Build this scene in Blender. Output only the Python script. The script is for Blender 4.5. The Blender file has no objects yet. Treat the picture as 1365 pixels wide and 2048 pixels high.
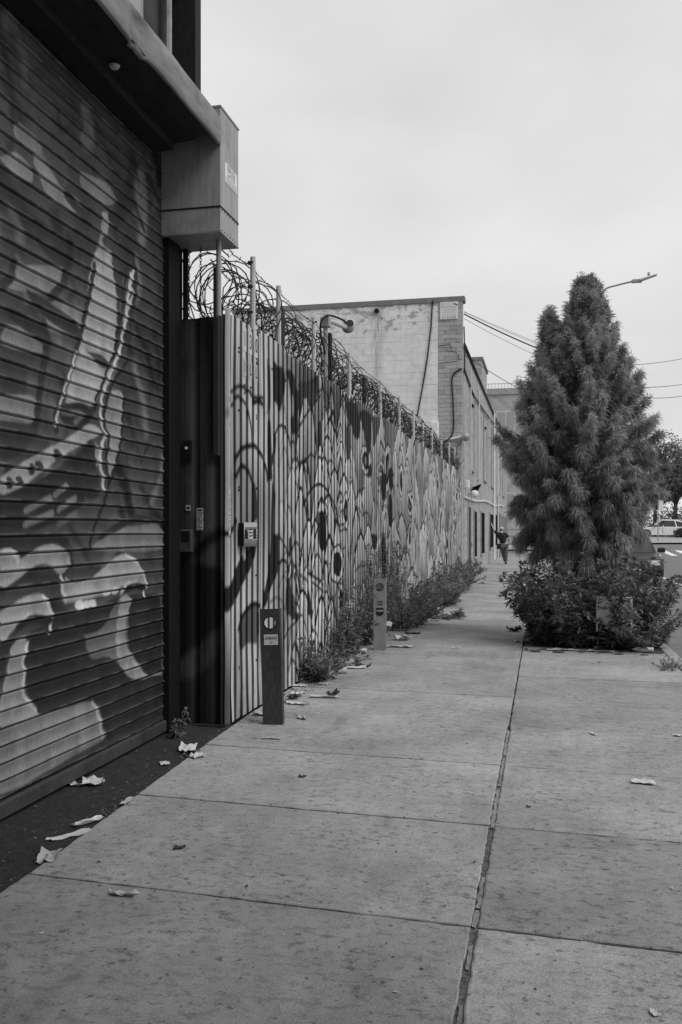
import bpy, math, random
import numpy as np
from mathutils import Vector, Matrix
R=math.radians; PI=math.pi
scene=bpy.context.scene; col=scene.collection
# ------------------------------------------------------------------ camera, sky, sun, exposure
cam_data=bpy.data.cameras.new('camera'); cam=bpy.data.objects.new('camera',cam_data); col.objects.link(cam)
cam.location=(0,0,1.6); cam.rotation_euler=(R(90),0,R(12.65))
cam_data.lens=31.64; cam_data.sensor_width=36; cam_data.shift_y=35/2048; cam_data.clip_end=2000
scene.camera=cam
SUN_EL,SUN_AZ=50,112        # degrees; azimuth from +Y towards +X
world=bpy.data.worlds.new('World'); scene.world=world; world.use_nodes=True
nt=world.node_tree; nt.nodes.clear()
def N(nt,t,**kw):
    n=nt.nodes.new(t)
    for k,v in kw.items(): setattr(n,k,v)
    return n
sky=N(nt,'ShaderNodeTexSky',sky_type='NISHITA',sun_disc=False)
sky.sun_elevation=R(SUN_EL); sky.sun_rotation=R(SUN_AZ)
bw=N(nt,'ShaderNodeRGBToBW'); nt.links.new(sky.outputs[0],bw.inputs[0])
tc=N(nt,'ShaderNodeTexCoord'); mp=N(nt,'ShaderNodeMapping'); mp.inputs['Scale'].default_value=(1.2,1.2,2.6)
nz=N(nt,'ShaderNodeTexNoise'); nz.inputs['Scale'].default_value=2.2; nz.inputs['Detail'].default_value=5; nz.inputs['Roughness'].default_value=.45
nt.links.new(tc.outputs['Generated'],mp.inputs[0]); nt.links.new(mp.outputs[0],nz.inputs['Vector'])
mr=N(nt,'ShaderNodeMapRange'); mr.inputs['From Min'].default_value=.3; mr.inputs['From Max'].default_value=.7
mr.inputs['To Min'].default_value=5.9; mr.inputs['To Max'].default_value=7.6
nt.links.new(nz.outputs[0],mr.inputs[0])
mx=N(nt,'ShaderNodeMix',data_type='FLOAT'); mx.inputs[0].default_value=.95
nt.links.new(bw.outputs[0],mx.inputs[2]); nt.links.new(mr.outputs[0],mx.inputs[3])
bg=N(nt,'ShaderNodeBackground'); bg.inputs['Strength'].default_value=.1
wo=N(nt,'ShaderNodeOutputWorld'); nt.links.new(mx.outputs[0],bg.inputs[0]); nt.links.new(bg.outputs[0],wo.inputs[0])
sl=bpy.data.lights.new('sun','SUN'); sl.energy=1.5; sl.angle=R(38); sl.color=(1,1,1)
so=bpy.data.objects.new('sun',sl); col.objects.link(so)
sd=Vector((math.sin(R(SUN_AZ))*math.cos(R(SUN_EL)),math.cos(R(SUN_AZ))*math.cos(R(SUN_EL)),math.sin(R(SUN_EL))))
so.rotation_euler=sd.to_track_quat('Z','Y').to_euler(); so.location=(6,4,14)
vs=scene.view_settings; vs.view_transform='Standard'; vs.look='None'; vs.exposure=.2; vs.gamma=1; vs.use_curve_mapping=False
scene.cycles.max_bounces=6; scene.cycles.diffuse_bounces=3

# ------------------------------------------------------------------ helpers
def tag(o,label=None,cat=None,group=None,kind=None):
    if label: o['label']=label
    if cat: o['category']=cat
    if group: o['group']=group
    if kind: o['kind']=kind
    return o
def empty(name,loc=(0,0,0),rz=0):
    o=bpy.data.objects.new(name,None); col.objects.link(o); o.location=loc; o.rotation_euler=(0,0,rz); o.empty_display_size=.2; return o
def link(name,me,mat,parent=None,loc=None,smooth=False):
    if mat is not None and not me.materials: me.materials.append(mat)
    if smooth: me.polygons.foreach_set('use_smooth',[True]*len(me.polygons))
    o=bpy.data.objects.new(name,me); col.objects.link(o)
    if parent: o.parent=parent
    if loc is not None: o.location=loc
    return o
class MB:
    def __init__(s): s.v=[]; s.f=[]
    def add(s,v,f):
        b=len(s.v); s.v+=[tuple(p) for p in v]; s.f+=[tuple(i+b for i in q) for q in f]; return s
    def box(s,x0,x1,y0,y1,z0,z1):
        return s.add([(x0,y0,z0),(x1,y0,z0),(x1,y1,z0),(x0,y1,z0),(x0,y0,z1),(x1,y0,z1),(x1,y1,z1),(x0,y1,z1)],
            [(0,3,2,1),(4,5,6,7),(0,1,5,4),(1,2,6,5),(2,3,7,6),(3,0,4,7)])
    def bbox(s,x0,x1,y0,y1,z0,z1,b=.01):      # box with chamfered top and vertical edges
        r=lambda i,z:[(x0+i,y0,z),(x1-i,y0,z),(x1,y0+i,z),(x1,y1-i,z),(x1-i,y1,z),(x0+i,y1,z),(x0,y1-i,z),(x0,y0+i,z)]
        t=[(x0+b*1.6,y0+b,z1),(x1-b*1.6,y0+b,z1),(x1-b,y0+b*1.6,z1),(x1-b,y1-b*1.6,z1),(x1-b*1.6,y1-b,z1),(x0+b*1.6,y1-b,z1),(x0+b,y1-b*1.6,z1),(x0+b,y0+b*1.6,z1)]
        v=r(b,z0)+r(b,z1-b)+t
        f=[tuple(range(7,-1,-1)),tuple(range(16,24))]
        for k in (0,8):
            for i in range(8): j=(i+1)%8; f.append((k+i,k+j,k+8+j,k+8+i))
        return s.add(v,f)
    def tube(s,pts,r,n=6,cap=True):
        P=[Vector(p) for p in pts]; m=len(P); rr=r if isinstance(r,(list,tuple)) else [r]*m
        b=len(s.v); prev=None
        for i,p in enumerate(P):
            t=(P[min(i+1,m-1)]-P[max(i-1,0)])
            if t.length<1e-9: t=Vector((0,0,1))
            t.normalize()
            if prev is None: a=t.cross(Vector((0,0,1))) if abs(t.z)<.95 else t.cross(Vector((1,0,0)))
            else: a=prev-t*prev.dot(t)
            if a.length<1e-6: a=t.orthogonal()
            a.normalize(); prev=a; c=t.cross(a)
            for k in range(n):
                q=p+(a*math.cos(2*PI*k/n)+c*math.sin(2*PI*k/n))*rr[i]; s.v.append(tuple(q))
        for i in range(m-1):
            for k in range(n):
                k2=(k+1)%n; s.f.append((b+i*n+k,b+i*n+k2,b+(i+1)*n+k2,b+(i+1)*n+k))
        if cap: s.f.append(tuple(b+k for k in range(n-1,-1,-1))); s.f.append(tuple(b+(m-1)*n+k for k in range(n)))
        return s
    def prism(s,poly,axis,a,b):               # poly in the two other axes, extruded a..b along axis
        n=len(poly)
        def mk(p,t): 
            q=list(p); q.insert(axis,t); return tuple(q)
        v=[mk(p,a) for p in poly]+[mk(p,b) for p in poly]
        f=[tuple(range(n-1,-1,-1)),tuple(range(n,2*n))]+[(i,(i+1)%n,n+(i+1)%n,n+i) for i in range(n)]
        return s.add(v,f)
    def lathe(s,prof,axis_pt,n=16,axis=2):    # prof: list of (r,h)
        b=len(s.v)
        for r,h in prof:
            for k in range(n):
                a=2*PI*k/n; q=[r*math.cos(a),r*math.sin(a)]; q.insert(axis,h); s.v.append(tuple(q[i]+axis_pt[i] for i in range(3)))
        for i in range(len(prof)-1):
            for k in range(n): k2=(k+1)%n; s.f.append((b+i*n+k,b+i*n+k2,b+(i+1)*n+k2,b+(i+1)*n+k))
        s.f.append(tuple(b+k for k in range(n-1,-1,-1))); s.f.append(tuple(b+(len(prof)-1)*n+k for k in range(n))); return s
    def mesh(s,name):
        me=bpy.data.meshes.new(name); me.from_pydata(s.v,[],s.f); me.update(); return me
    def build(s,name,mat,parent=None,loc=None,smooth=False): return link(name,s.mesh(name),mat,parent,loc,smooth)
def np_mesh(name,verts,faces):
    verts=np.asarray(verts,np.float32); faces=np.asarray(faces,np.int32); k=faces.shape[1]
    me=bpy.data.meshes.new(name); me.vertices.add(len(verts)); me.vertices.foreach_set('co',verts.ravel())
    me.loops.add(faces.size); me.loops.foreach_set('vertex_index',faces.ravel())
    me.polygons.add(len(faces)); me.polygons.foreach_set('loop_start',np.arange(0,faces.size,k,dtype=np.int32))
    me.update(calc_edges=True); return me
def grid_faces(nu,nv):                         # vertex index = i*nv+j
    i,j=np.meshgrid(np.arange(nu-1),np.arange(nv-1),indexing='ij'); a=(i*nv+j).ravel()
    return np.stack([a,a+nv,a+nv+1,a+1],1)
_cross=Matrix(((0,0,1,0),(1,0,0,0),(0,1,0,0),(0,0,0,1)))      # x->Y, y->Z, faces +X
_front=Matrix(((1,0,0,0),(0,0,-1,0),(0,1,0,0),(0,0,0,1)))     # x->X, y->Z, faces -Y
def text(name,body,size,loc,mat,parent,face='X',align='CENTER',sx=1,shear=0):
    cu=bpy.data.curves.new(name,'FONT'); cu.body=body; cu.size=size; cu.align_x=align; cu.align_y='CENTER'; cu.extrude=.0012; cu.resolution_u=3; cu.shear=shear
    t=bpy.data.objects.new(name,cu); col.objects.link(t)
    me=bpy.data.meshes.new_from_object(t.evaluated_get(bpy.context.evaluated_depsgraph_get()))
    bpy.data.objects.remove(t); bpy.data.curves.remove(cu)
    me.transform(Matrix.Translation(loc)@(_cross if face=='X' else _front)@Matrix.Diagonal((sx,1,1,1)))
    return link(name,me,mat,parent)
# ------------------------------------------------------------------ materials (the photograph is black and white: neutral greys)
def g(v): return (v,v,v,1)
MATS={}
def mat(name,v,rough=.75,var=.25,scale=6.,bump=0.,bscale=40.,metal=0.,spec=.3,streak=None,dirt=0.,attr=None,trans=0.):
    if name in MATS: return MATS[name]
    m=bpy.data.materials.new(name); m.use_nodes=True; t=m.node_tree; b=t.nodes['Principled BSDF']; L=t.links
    b.inputs['Roughness'].default_value=rough; b.inputs['Metallic'].default_value=metal; b.inputs['Specular IOR Level'].default_value=spec
    if trans: b.inputs['Transmission Weight'].default_value=trans
    geo=N(t,'ShaderNodeNewGeometry'); src=geo.outputs['Position']
    if streak:
        mpn=N(t,'ShaderNodeMapping'); mpn.inputs['Scale'].default_value=streak; L.new(src,mpn.inputs[0]); vec=mpn.outputs[0]
    else: vec=src
    n1=N(t,'ShaderNodeTexNoise'); n1.inputs['Scale'].default_value=scale; n1.inputs['Detail'].default_value=6; n1.inputs['Roughness'].default_value=.62
    L.new(vec,n1.inputs['Vector'])
    r=N(t,'ShaderNodeMapRange'); r.inputs[1].default_value=.28; r.inputs[2].default_value=.72
    r.inputs[3].default_value=1-var; r.inputs[4].default_value=1+var; L.new(n1.outputs[0],r.inputs[0])
    mul=N(t,'ShaderNodeMath',operation='MULTIPLY'); L.new(r.outputs[0],mul.inputs[0])
    if attr:
        at=N(t,'ShaderNodeAttribute'); at.attribute_name=attr; L.new(at.outputs['Fac'],mul.inputs[1])
    else: mul.inputs[1].default_value=v
    out=mul.outputs[0]
    if dirt:
        n2=N(t,'ShaderNodeTexNoise'); n2.inputs['Scale'].default_value=2.3; n2.inputs['Detail'].default_value=9; n2.inputs['Roughness'].default_value=.7; L.new(src,n2.inputs['Vector'])
        r2=N(t,'ShaderNodeMapRange'); r2.inputs[1].default_value=.52; r2.inputs[2].default_value=.68; r2.inputs[3].default_value=1; r2.inputs[4].default_value=1-dirt; L.new(n2.outputs[0],r2.inputs[0])
        m2=N(t,'ShaderNodeMath',operation='MULTIPLY'); L.new(out,m2.inputs[0]); L.new(r2.outputs[0],m2.inputs[1]); out=m2.outputs[0]
    L.new(out,b.inputs['Base Color'])
    if bump:
        n3=N(t,'ShaderNodeTexNoise'); n3.inputs['Scale'].default_value=bscale; n3.inputs['Detail'].default_value=4; L.new(src,n3.inputs['Vector'])
        bp=N(t,'ShaderNodeBump'); bp.inputs['Strength'].default_value=bump; bp.inputs['Distance'].default_value=.01; L.new(n3.outputs[0],bp.inputs['Height']); L.new(bp.outputs[0],b.inputs['Normal'])
    MATS[name]=m; return m
def concrete(name,v):
    m=bpy.data.materials.new(name); m.use_nodes=True; t=m.node_tree; b=t.nodes['Principled BSDF']; L=t.links
    b.inputs['Roughness'].default_value=.9; b.inputs['Specular IOR Level'].default_value=.25
    geo=N(t,'ShaderNodeNewGeometry'); P=geo.outputs['Position']; oi=N(t,'ShaderNodeObjectInfo')
    def noise(sc,det,ro,scale=None):
        n=N(t,'ShaderNodeTexNoise'); n.inputs['Scale'].default_value=sc; n.inputs['Detail'].default_value=det; n.inputs['Roughness'].default_value=ro
        if scale:
            k=N(t,'ShaderNodeMapping'); k.inputs['Scale'].default_value=scale; L.new(P,k.inputs[0]); L.new(k.outputs[0],n.inputs['Vector'])
        else: L.new(P,n.inputs['Vector'])
        return n.outputs[0]
    def rng(x,a,b_,c,d):
        r=N(t,'ShaderNodeMapRange'); r.inputs[1].default_value=a; r.inputs[2].default_value=b_; r.inputs[3].default_value=c; r.inputs[4].default_value=d; L.new(x,r.inputs[0]); return r.outputs[0]
    def mul(a,c):
        k=N(t,'ShaderNodeMath',operation='MULTIPLY'); L.new(a,k.inputs[0])
        if isinstance(c,float): k.inputs[1].default_value=c
        else: L.new(c,k.inputs[1])
        return k.outputs[0]
    cl=rng(noise(1.1,6,.65),.3,.7,.72,1.2)                       # broad clouds
    md=rng(noise(9,7,.75),.3,.7,.84,1.14)
    gr=rng(noise(130,3,.7),.3,.7,.66,1.3)                    # sand grain
    scuff=rng(noise(17,9,.8,(.8,1.15,1)),.53,.62,1,.42)        # dark scuffs, dragged across
    zone=rng(noise(1.7,4,.55),.44,.60,.08,1)                       # scuffs come in patches
    sc2=N(t,'ShaderNodeMix',data_type='FLOAT'); sc2.inputs[2].default_value=1; L.new(zone,sc2.inputs[0]); L.new(scuff,sc2.inputs[3])
    spots=rng(noise(26,2,.4),.665,.70,1,.5)                     # gum and oil spots
    pale=mul(rng(noise(38,3,.5),.70,.78,1,1.25),rng(noise(2.6,5,.6,(1,.45,1)),.60,.70,1,.76))
    tone=rng(oi.outputs['Random'],0,1,.82,1.08)
    x=mul(mul(mul(mul(mul(mul(mul(cl,md),gr),sc2.outputs[0]),spots),pale),tone),float(v))
    L.new(x,b.inputs['Base Color'])
    h=N(t,'ShaderNodeMath',operation='ADD'); L.new(mul(noise(120,3,.6),.5),h.inputs[0]); L.new(scuff,h.inputs[1])
    bp=N(t,'ShaderNodeBump'); bp.inputs['Strength'].default_value=.55; bp.inputs['Distance'].default_value=.006; L.new(h.outputs[0],bp.inputs['Height']); L.new(bp.outputs[0],b.inputs['Normal'])
    MATS[name]=m; return m
def brick_mat(name,v,axis,bw_,bh,mortar,contrast=.25):
    m=bpy.data.materials.new(name); m.use_nodes=True; t=m.node_tree; b=t.nodes['Principled BSDF']; L=t.links; b.inputs['Roughness'].default_value=.9; b.inputs['Specular IOR Level'].default_value=.2
    geo=N(t,'ShaderNodeNewGeometry'); sp=N(t,'ShaderNodeSeparateXYZ'); cb=N(t,'ShaderNodeCombineXYZ'); L.new(geo.outputs['Position'],sp.inputs[0])
    L.new(sp.outputs[axis],cb.inputs[0]); L.new(sp.outputs[2],cb.inputs[1])
    br=N(t,'ShaderNodeTexBrick'); br.inputs['Scale'].default_value=1; br.inputs['Brick Width'].default_value=bw_; br.inputs['Row Height'].default_value=bh; br.inputs['Mortar Size'].default_value=.006; br.inputs['Mortar Smooth'].default_value=.3
    br.inputs['Color1'].default_value=g(v*(1-contrast)); br.inputs['Color2'].default_value=g(v*(1+contrast)); br.inputs['Mortar'].default_value=g(mortar); L.new(cb.outputs[0],br.inputs['Vector'])
    n=N(t,'ShaderNodeTexNoise'); n.inputs['Scale'].default_value=1.2; n.inputs['Detail'].default_value=7; L.new(geo.outputs['Position'],n.inputs['Vector'])
    r=N(t,'ShaderNodeMapRange'); r.inputs[1].default_value=.3; r.inputs[2].default_value=.7; r.inputs[3].default_value=.82; r.inputs[4].default_value=1.12; L.new(n.outputs[0],r.inputs[0])
    x=N(t,'ShaderNodeMix',data_type='RGBA',blend_type='MULTIPLY'); x.inputs[0].default_value=1; L.new(br.outputs[0],x.inputs[6]); L.new(r.outputs[0],x.inputs[7]); L.new(x.outputs[2],b.inputs['Base Color'])
    bp=N(t,'ShaderNodeBump'); bp.inputs['Strength'].default_value=.5; bp.inputs['Distance'].default_value=.01; bp.invert=True; L.new(br.outputs['Fac'],bp.inputs['Height']); L.new(bp.outputs[0],b.inputs['Normal'])
    MATS[name]=m; return m
concrete('slab',.36)
mat('asphalt_dark',.035,.95,.5,30,bump=.8,bscale=90)
mat('asphalt',.17,.92,.18,3,bump=.3,bscale=120,dirt=.2)
mat('soil',.08,.95,.5,25,bump=.8,bscale=60)
mat('kerb',.34,.9,.2,8,bump=.3,dirt=.3)
mat('road_paint',.75,.8,.12,8,dirt=.15)
mat('fence_paint',.3,.7,.12,5,attr='paint',streak=(6,6,.7),dirt=.2,spec=.12)
mat('gate_paint',.3,.55,.22,7,attr='paint',streak=(8,8,2.5),dirt=.25,spec=.2)
mat('return_paint',.3,.65,.2,5,attr='paint',streak=(8,8,.8),dirt=.3,spec=.15)
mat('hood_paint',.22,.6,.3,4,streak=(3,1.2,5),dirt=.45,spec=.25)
mat('galv',.35,.5,.18,14,metal=.35,dirt=.25)
mat('galv_light',.55,.6,.12,14,dirt=.15)
mat('box_paint',.36,.65,.22,5,streak=(6,6,.6),dirt=.4,spec=.2)
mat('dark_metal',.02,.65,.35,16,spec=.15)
mat('black_metal',.01,.7,.3,16,spec=.15)
mat('rust_steel',.055,.75,.4,18,streak=(3,3,.7),bump=.25,bscale=70,dirt=.4)
mat('bollard_grey',.27,.75,.25,14,streak=(3,3,.7),bump=.2,bscale=70,dirt=.35)
mat('wire',.03,.5,.4,30,metal=.3)
mat('wood_dark',.03,.9,.4,12,streak=(6,6,.6))
mat('render_dark',.06,.9,.3,4,bump=.2)
mat('window_panel',.32,.35,.12,3,spec=.5)
mat('stucco',.80,.9,.09,3.5,bump=.15,bscale=60,dirt=.12)
mat('stucco_patch',.36,.9,.25,7)
mat('brick_pale',.42,.9,.18,9,bump=.2,bscale=60)
mat('brick_dark',.34,.9,.18,9,bump=.2,bscale=60)
mat('mortar',.42,.95,.15,9)
mat('coping',.2,.8,.25,6)
mat('white_sign',.78,.6,.05,4)
mat('sign_grey',.45,.6,.05,4)
mat('ink',.02,.7,.2,20)
mat('sticker',.6,.6,.12,30)
mat('white_paint',.75,.6,.1,6)
mat('panel_pale',.55,.8,.1,3)
mat('glass_dark',.03,.12,.2,3,spec=.6)
mat('bark',.09,.9,.4,18,streak=(5,5,1),bump=.6,bscale=40)
mat('conifer',.36,.6,.55,2.2,spec=.25)
mat('leaf',.18,.5,.45,5,spec=.4)
mat('leaf_pale',.21,.5,.4,5,spec=.4)
mat('stem',.08,.8,.3,20)
mat('far_leaf',.15,.6,.5,.7,spec=.3)
mat('paper',.56,.85,.12,14,dirt=.12)
mat('paper_grey',.42,.85,.2,14,dirt=.2)
mat('rubbish_dark',.04,.6,.4,20)
mat('plastic_clear',.55,.2,.12,12,spec=.6)
mat('skin',.38,.6,.1,10)
mat('black_cloth',.02,.85,.3,12)
mat('trouser_cloth',.10,.9,.25,14)
mat('cap_cloth',.5,.9,.1,14)
mat('white_cloth',.75,.9,.06,14)
mat('car_white',.75,.2,.03,3,spec=.6)
mat('car_dark',.02,.35,.1,3,spec=.3)
mat('car_grey',.4,.25,.1,3,spec=.6)
mat('tyre',.02,.85,.2,20)
mat('rim',.3,.35,.1,9,metal=.6)
mat('lamp_glass',.7,.2,.05,9,spec=.6)
mat('mound',.45,.95,.2,2)
mat('joint_fill',.13,.95,.4,50,bump=.6,bscale=120)
mat('pebble',.10,.9,.5,60)
mat('sealant',.25,.9,.3,40,dirt=.4)
M=MATS
for nm,fr in (('conifer',.35),('leaf',.3),('leaf_pale',.3),('far_leaf',.3)):      # thin leaves let light through
    t=M[nm].node_tree; b=t.nodes['Principled BSDF']; tl=N(t,'ShaderNodeBsdfTranslucent'); ms=N(t,'ShaderNodeMixShader'); ms.inputs[0].default_value=fr
    t.links.new(b.inputs['Base Color'].links[0].from_socket,tl.inputs['Color']); t.links.new(b.outputs[0],ms.inputs[1]); t.links.new(tl.outputs[0],ms.inputs[2])
    t.links.new(ms.outputs[0],[n for n in t.nodes if n.type=='OUTPUT_MATERIAL'][0].inputs[0])
brick_mat('side_brick',.36,1,.42,.135,.48,.16)
def stucco_mat():
    m=M['stucco']; t=m.node_tree; L=t.links; b=t.nodes['Principled BSDF']; old=b.inputs['Base Color'].links[0].from_socket
    geo=N(t,'ShaderNodeNewGeometry'); sp=N(t,'ShaderNodeSeparateXYZ'); L.new(geo.outputs['Position'],sp.inputs[0])
    def mth(op,a,c,d=None):
        k=N(t,'ShaderNodeMath',operation=op)
        for i,q in enumerate((a,c,d)):
            if q is None: continue
            if isinstance(q,(int,float)): k.inputs[i].default_value=q
            else: L.new(q,k.inputs[i])
        return k.outputs[0]
    def nzz(sc,det,scale,ro=.6):
        k=N(t,'ShaderNodeMapping'); k.inputs['Scale'].default_value=scale; L.new(geo.outputs['Position'],k.inputs[0]); n=N(t,'ShaderNodeTexNoise'); n.inputs['Scale'].default_value=sc; n.inputs['Detail'].default_value=det; n.inputs['Roughness'].default_value=ro; L.new(k.outputs[0],n.inputs['Vector']); return n.outputs[0]
    def rg(x,a,c,d,e):
        r=N(t,'ShaderNodeMapRange'); r.inputs[1].default_value=a; r.inputs[2].default_value=c; r.inputs[3].default_value=d; r.inputs[4].default_value=e; L.new(x,r.inputs[0]); return r.outputs[0]
    hi=rg(sp.outputs[2],7.2,8.6,0,.16)                                     # paint flakes mostly near the coping
    loss=rg(mth('ADD',nzz(2.6,7,(1,1,1.6),.65),hi),.66,.71,0,1)
    dx=mth('ABSOLUTE',mth('ADD',sp.outputs[0],5.2),0); band=rg(dx,.02,.26,1,0); st=rg(nzz(5,5,(3.2,1,.35)),.34,.62,0,1); zf=rg(sp.outputs[2],5.4,8.3,.15,1)
    drip=mth('MULTIPLY',mth('MULTIPLY',band,st),zf)
    k=mth('MULTIPLY',mth('MULTIPLY',mth('MULTIPLY_ADD',loss,-.45,1.0),mth('MULTIPLY_ADD',drip,-.62,1.0)),rg(nzz(1.4,4,(2.5,1,.5)),.3,.7,.9,1.04))
    L.new(mth('MULTIPLY',old,k),b.inputs['Base Color'])
stucco_mat()
brick_mat('far_brick',.38,0,.6,.25,.5,.15)
# ------------------------------------------------------------------ paint evaluated on wall coordinates (metres along, metres up)
def smooth_line(p,k=6):
    p=np.asarray(p,float)
    if len(p)<3: return p
    q=np.vstack([2*p[0]-p[1],p,2*p[-1]-p[-2]]); out=[]
    for i in range(1,len(q)-2):
        for s in np.linspace(0,1,k,endpoint=False):
            a,b,c,d=q[i-1],q[i],q[i+1],q[i+2]
            out.append(.5*((2*b)+(-a+c)*s+(2*a-5*b+4*c-d)*s*s+(-a+3*b-3*c+d)*s**3))
    out.append(p[-1]); return np.array(out)
def seg_dist(u,v,line):
    d=np.full(u.shape,1e9)
    for (ax,ay),(bx,by) in zip(line[:-1],line[1:]):
        dx,dy=bx-ax,by-ay; l=dx*dx+dy*dy+1e-12
        t=np.clip(((u-ax)*dx+(v-ay)*dy)/l,0,1); d=np.minimum(d,np.hypot(u-ax-t*dx,v-ay-t*dy))
    return d
def in_poly(u,v,p):
    c=np.zeros(u.shape,bool); n=len(p)
    for i in range(n):
        (x1,y1),(x2,y2)=p[i],p[(i+1)%n]
        if y1!=y2: c^=((y1>v)!=(y2>v))&(u<(x2-x1)*(v-y1)/(y2-y1)+x1)
    return c
def paint(tone,u,v,ops,edge=.012):
    for k,t,w,flat in ops:
        p=np.array(flat,float).reshape(-1,2)/100
        m=.3; sel=np.where((u>p[:,0].min()-m)&(u<p[:,0].max()+m)&(v>p[:,1].min()-m)&(v<p[:,1].max()+m))[0]
        if not len(sel): continue
        uu,vv=u[sel],v[sel]
        if k=='S': 
            d=seg_dist(uu,vv,smooth_line(p,5)); a=np.clip((w/2+edge-d)/(2*edge),0,1)
        elif k=='E':
            c=p[0]; r=np.abs(p[1]-p[0])+.006; d=np.hypot((uu-c[0])/r[0],(vv-c[1])/r[1]); a=np.clip((1.15-d)/.3,0,1)
        else:
            q=smooth_line(np.vstack([p,p[:1]]),4)[:-1]; d=seg_dist(uu,vv,np.vstack([q,q[:1]])); d=np.where(in_poly(uu,vv,q),d,-d); a=np.clip((d+edge)/(2*edge),0,1)
        tone[sel]=tone[sel]*(1-a)+t*a
    return tone
def vnoise(u,v,seed=0):                        # smooth value noise in numpy
    rs=np.random.RandomState(seed); T=rs.rand(64,64)
    i,j=np.floor(u).astype(int),np.floor(v).astype(int); f,h=u-i,v-j; f=f*f*(3-2*f); h=h*h*(3-2*h)
    a,b,c,d=T[i%64,j%64],T[(i+1)%64,j%64],T[i%64,(j+1)%64],T[(i+1)%64,(j+1)%64]
    return (a*(1-f)+b*f)*(1-h)+(c*(1-f)+d*f)*h
def set_paint(me,tone):
    at=me.attributes.new('paint','FLOAT','POINT'); at.data.foreach_set('value',np.clip(tone,.008,.8).astype(np.float32))
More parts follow.
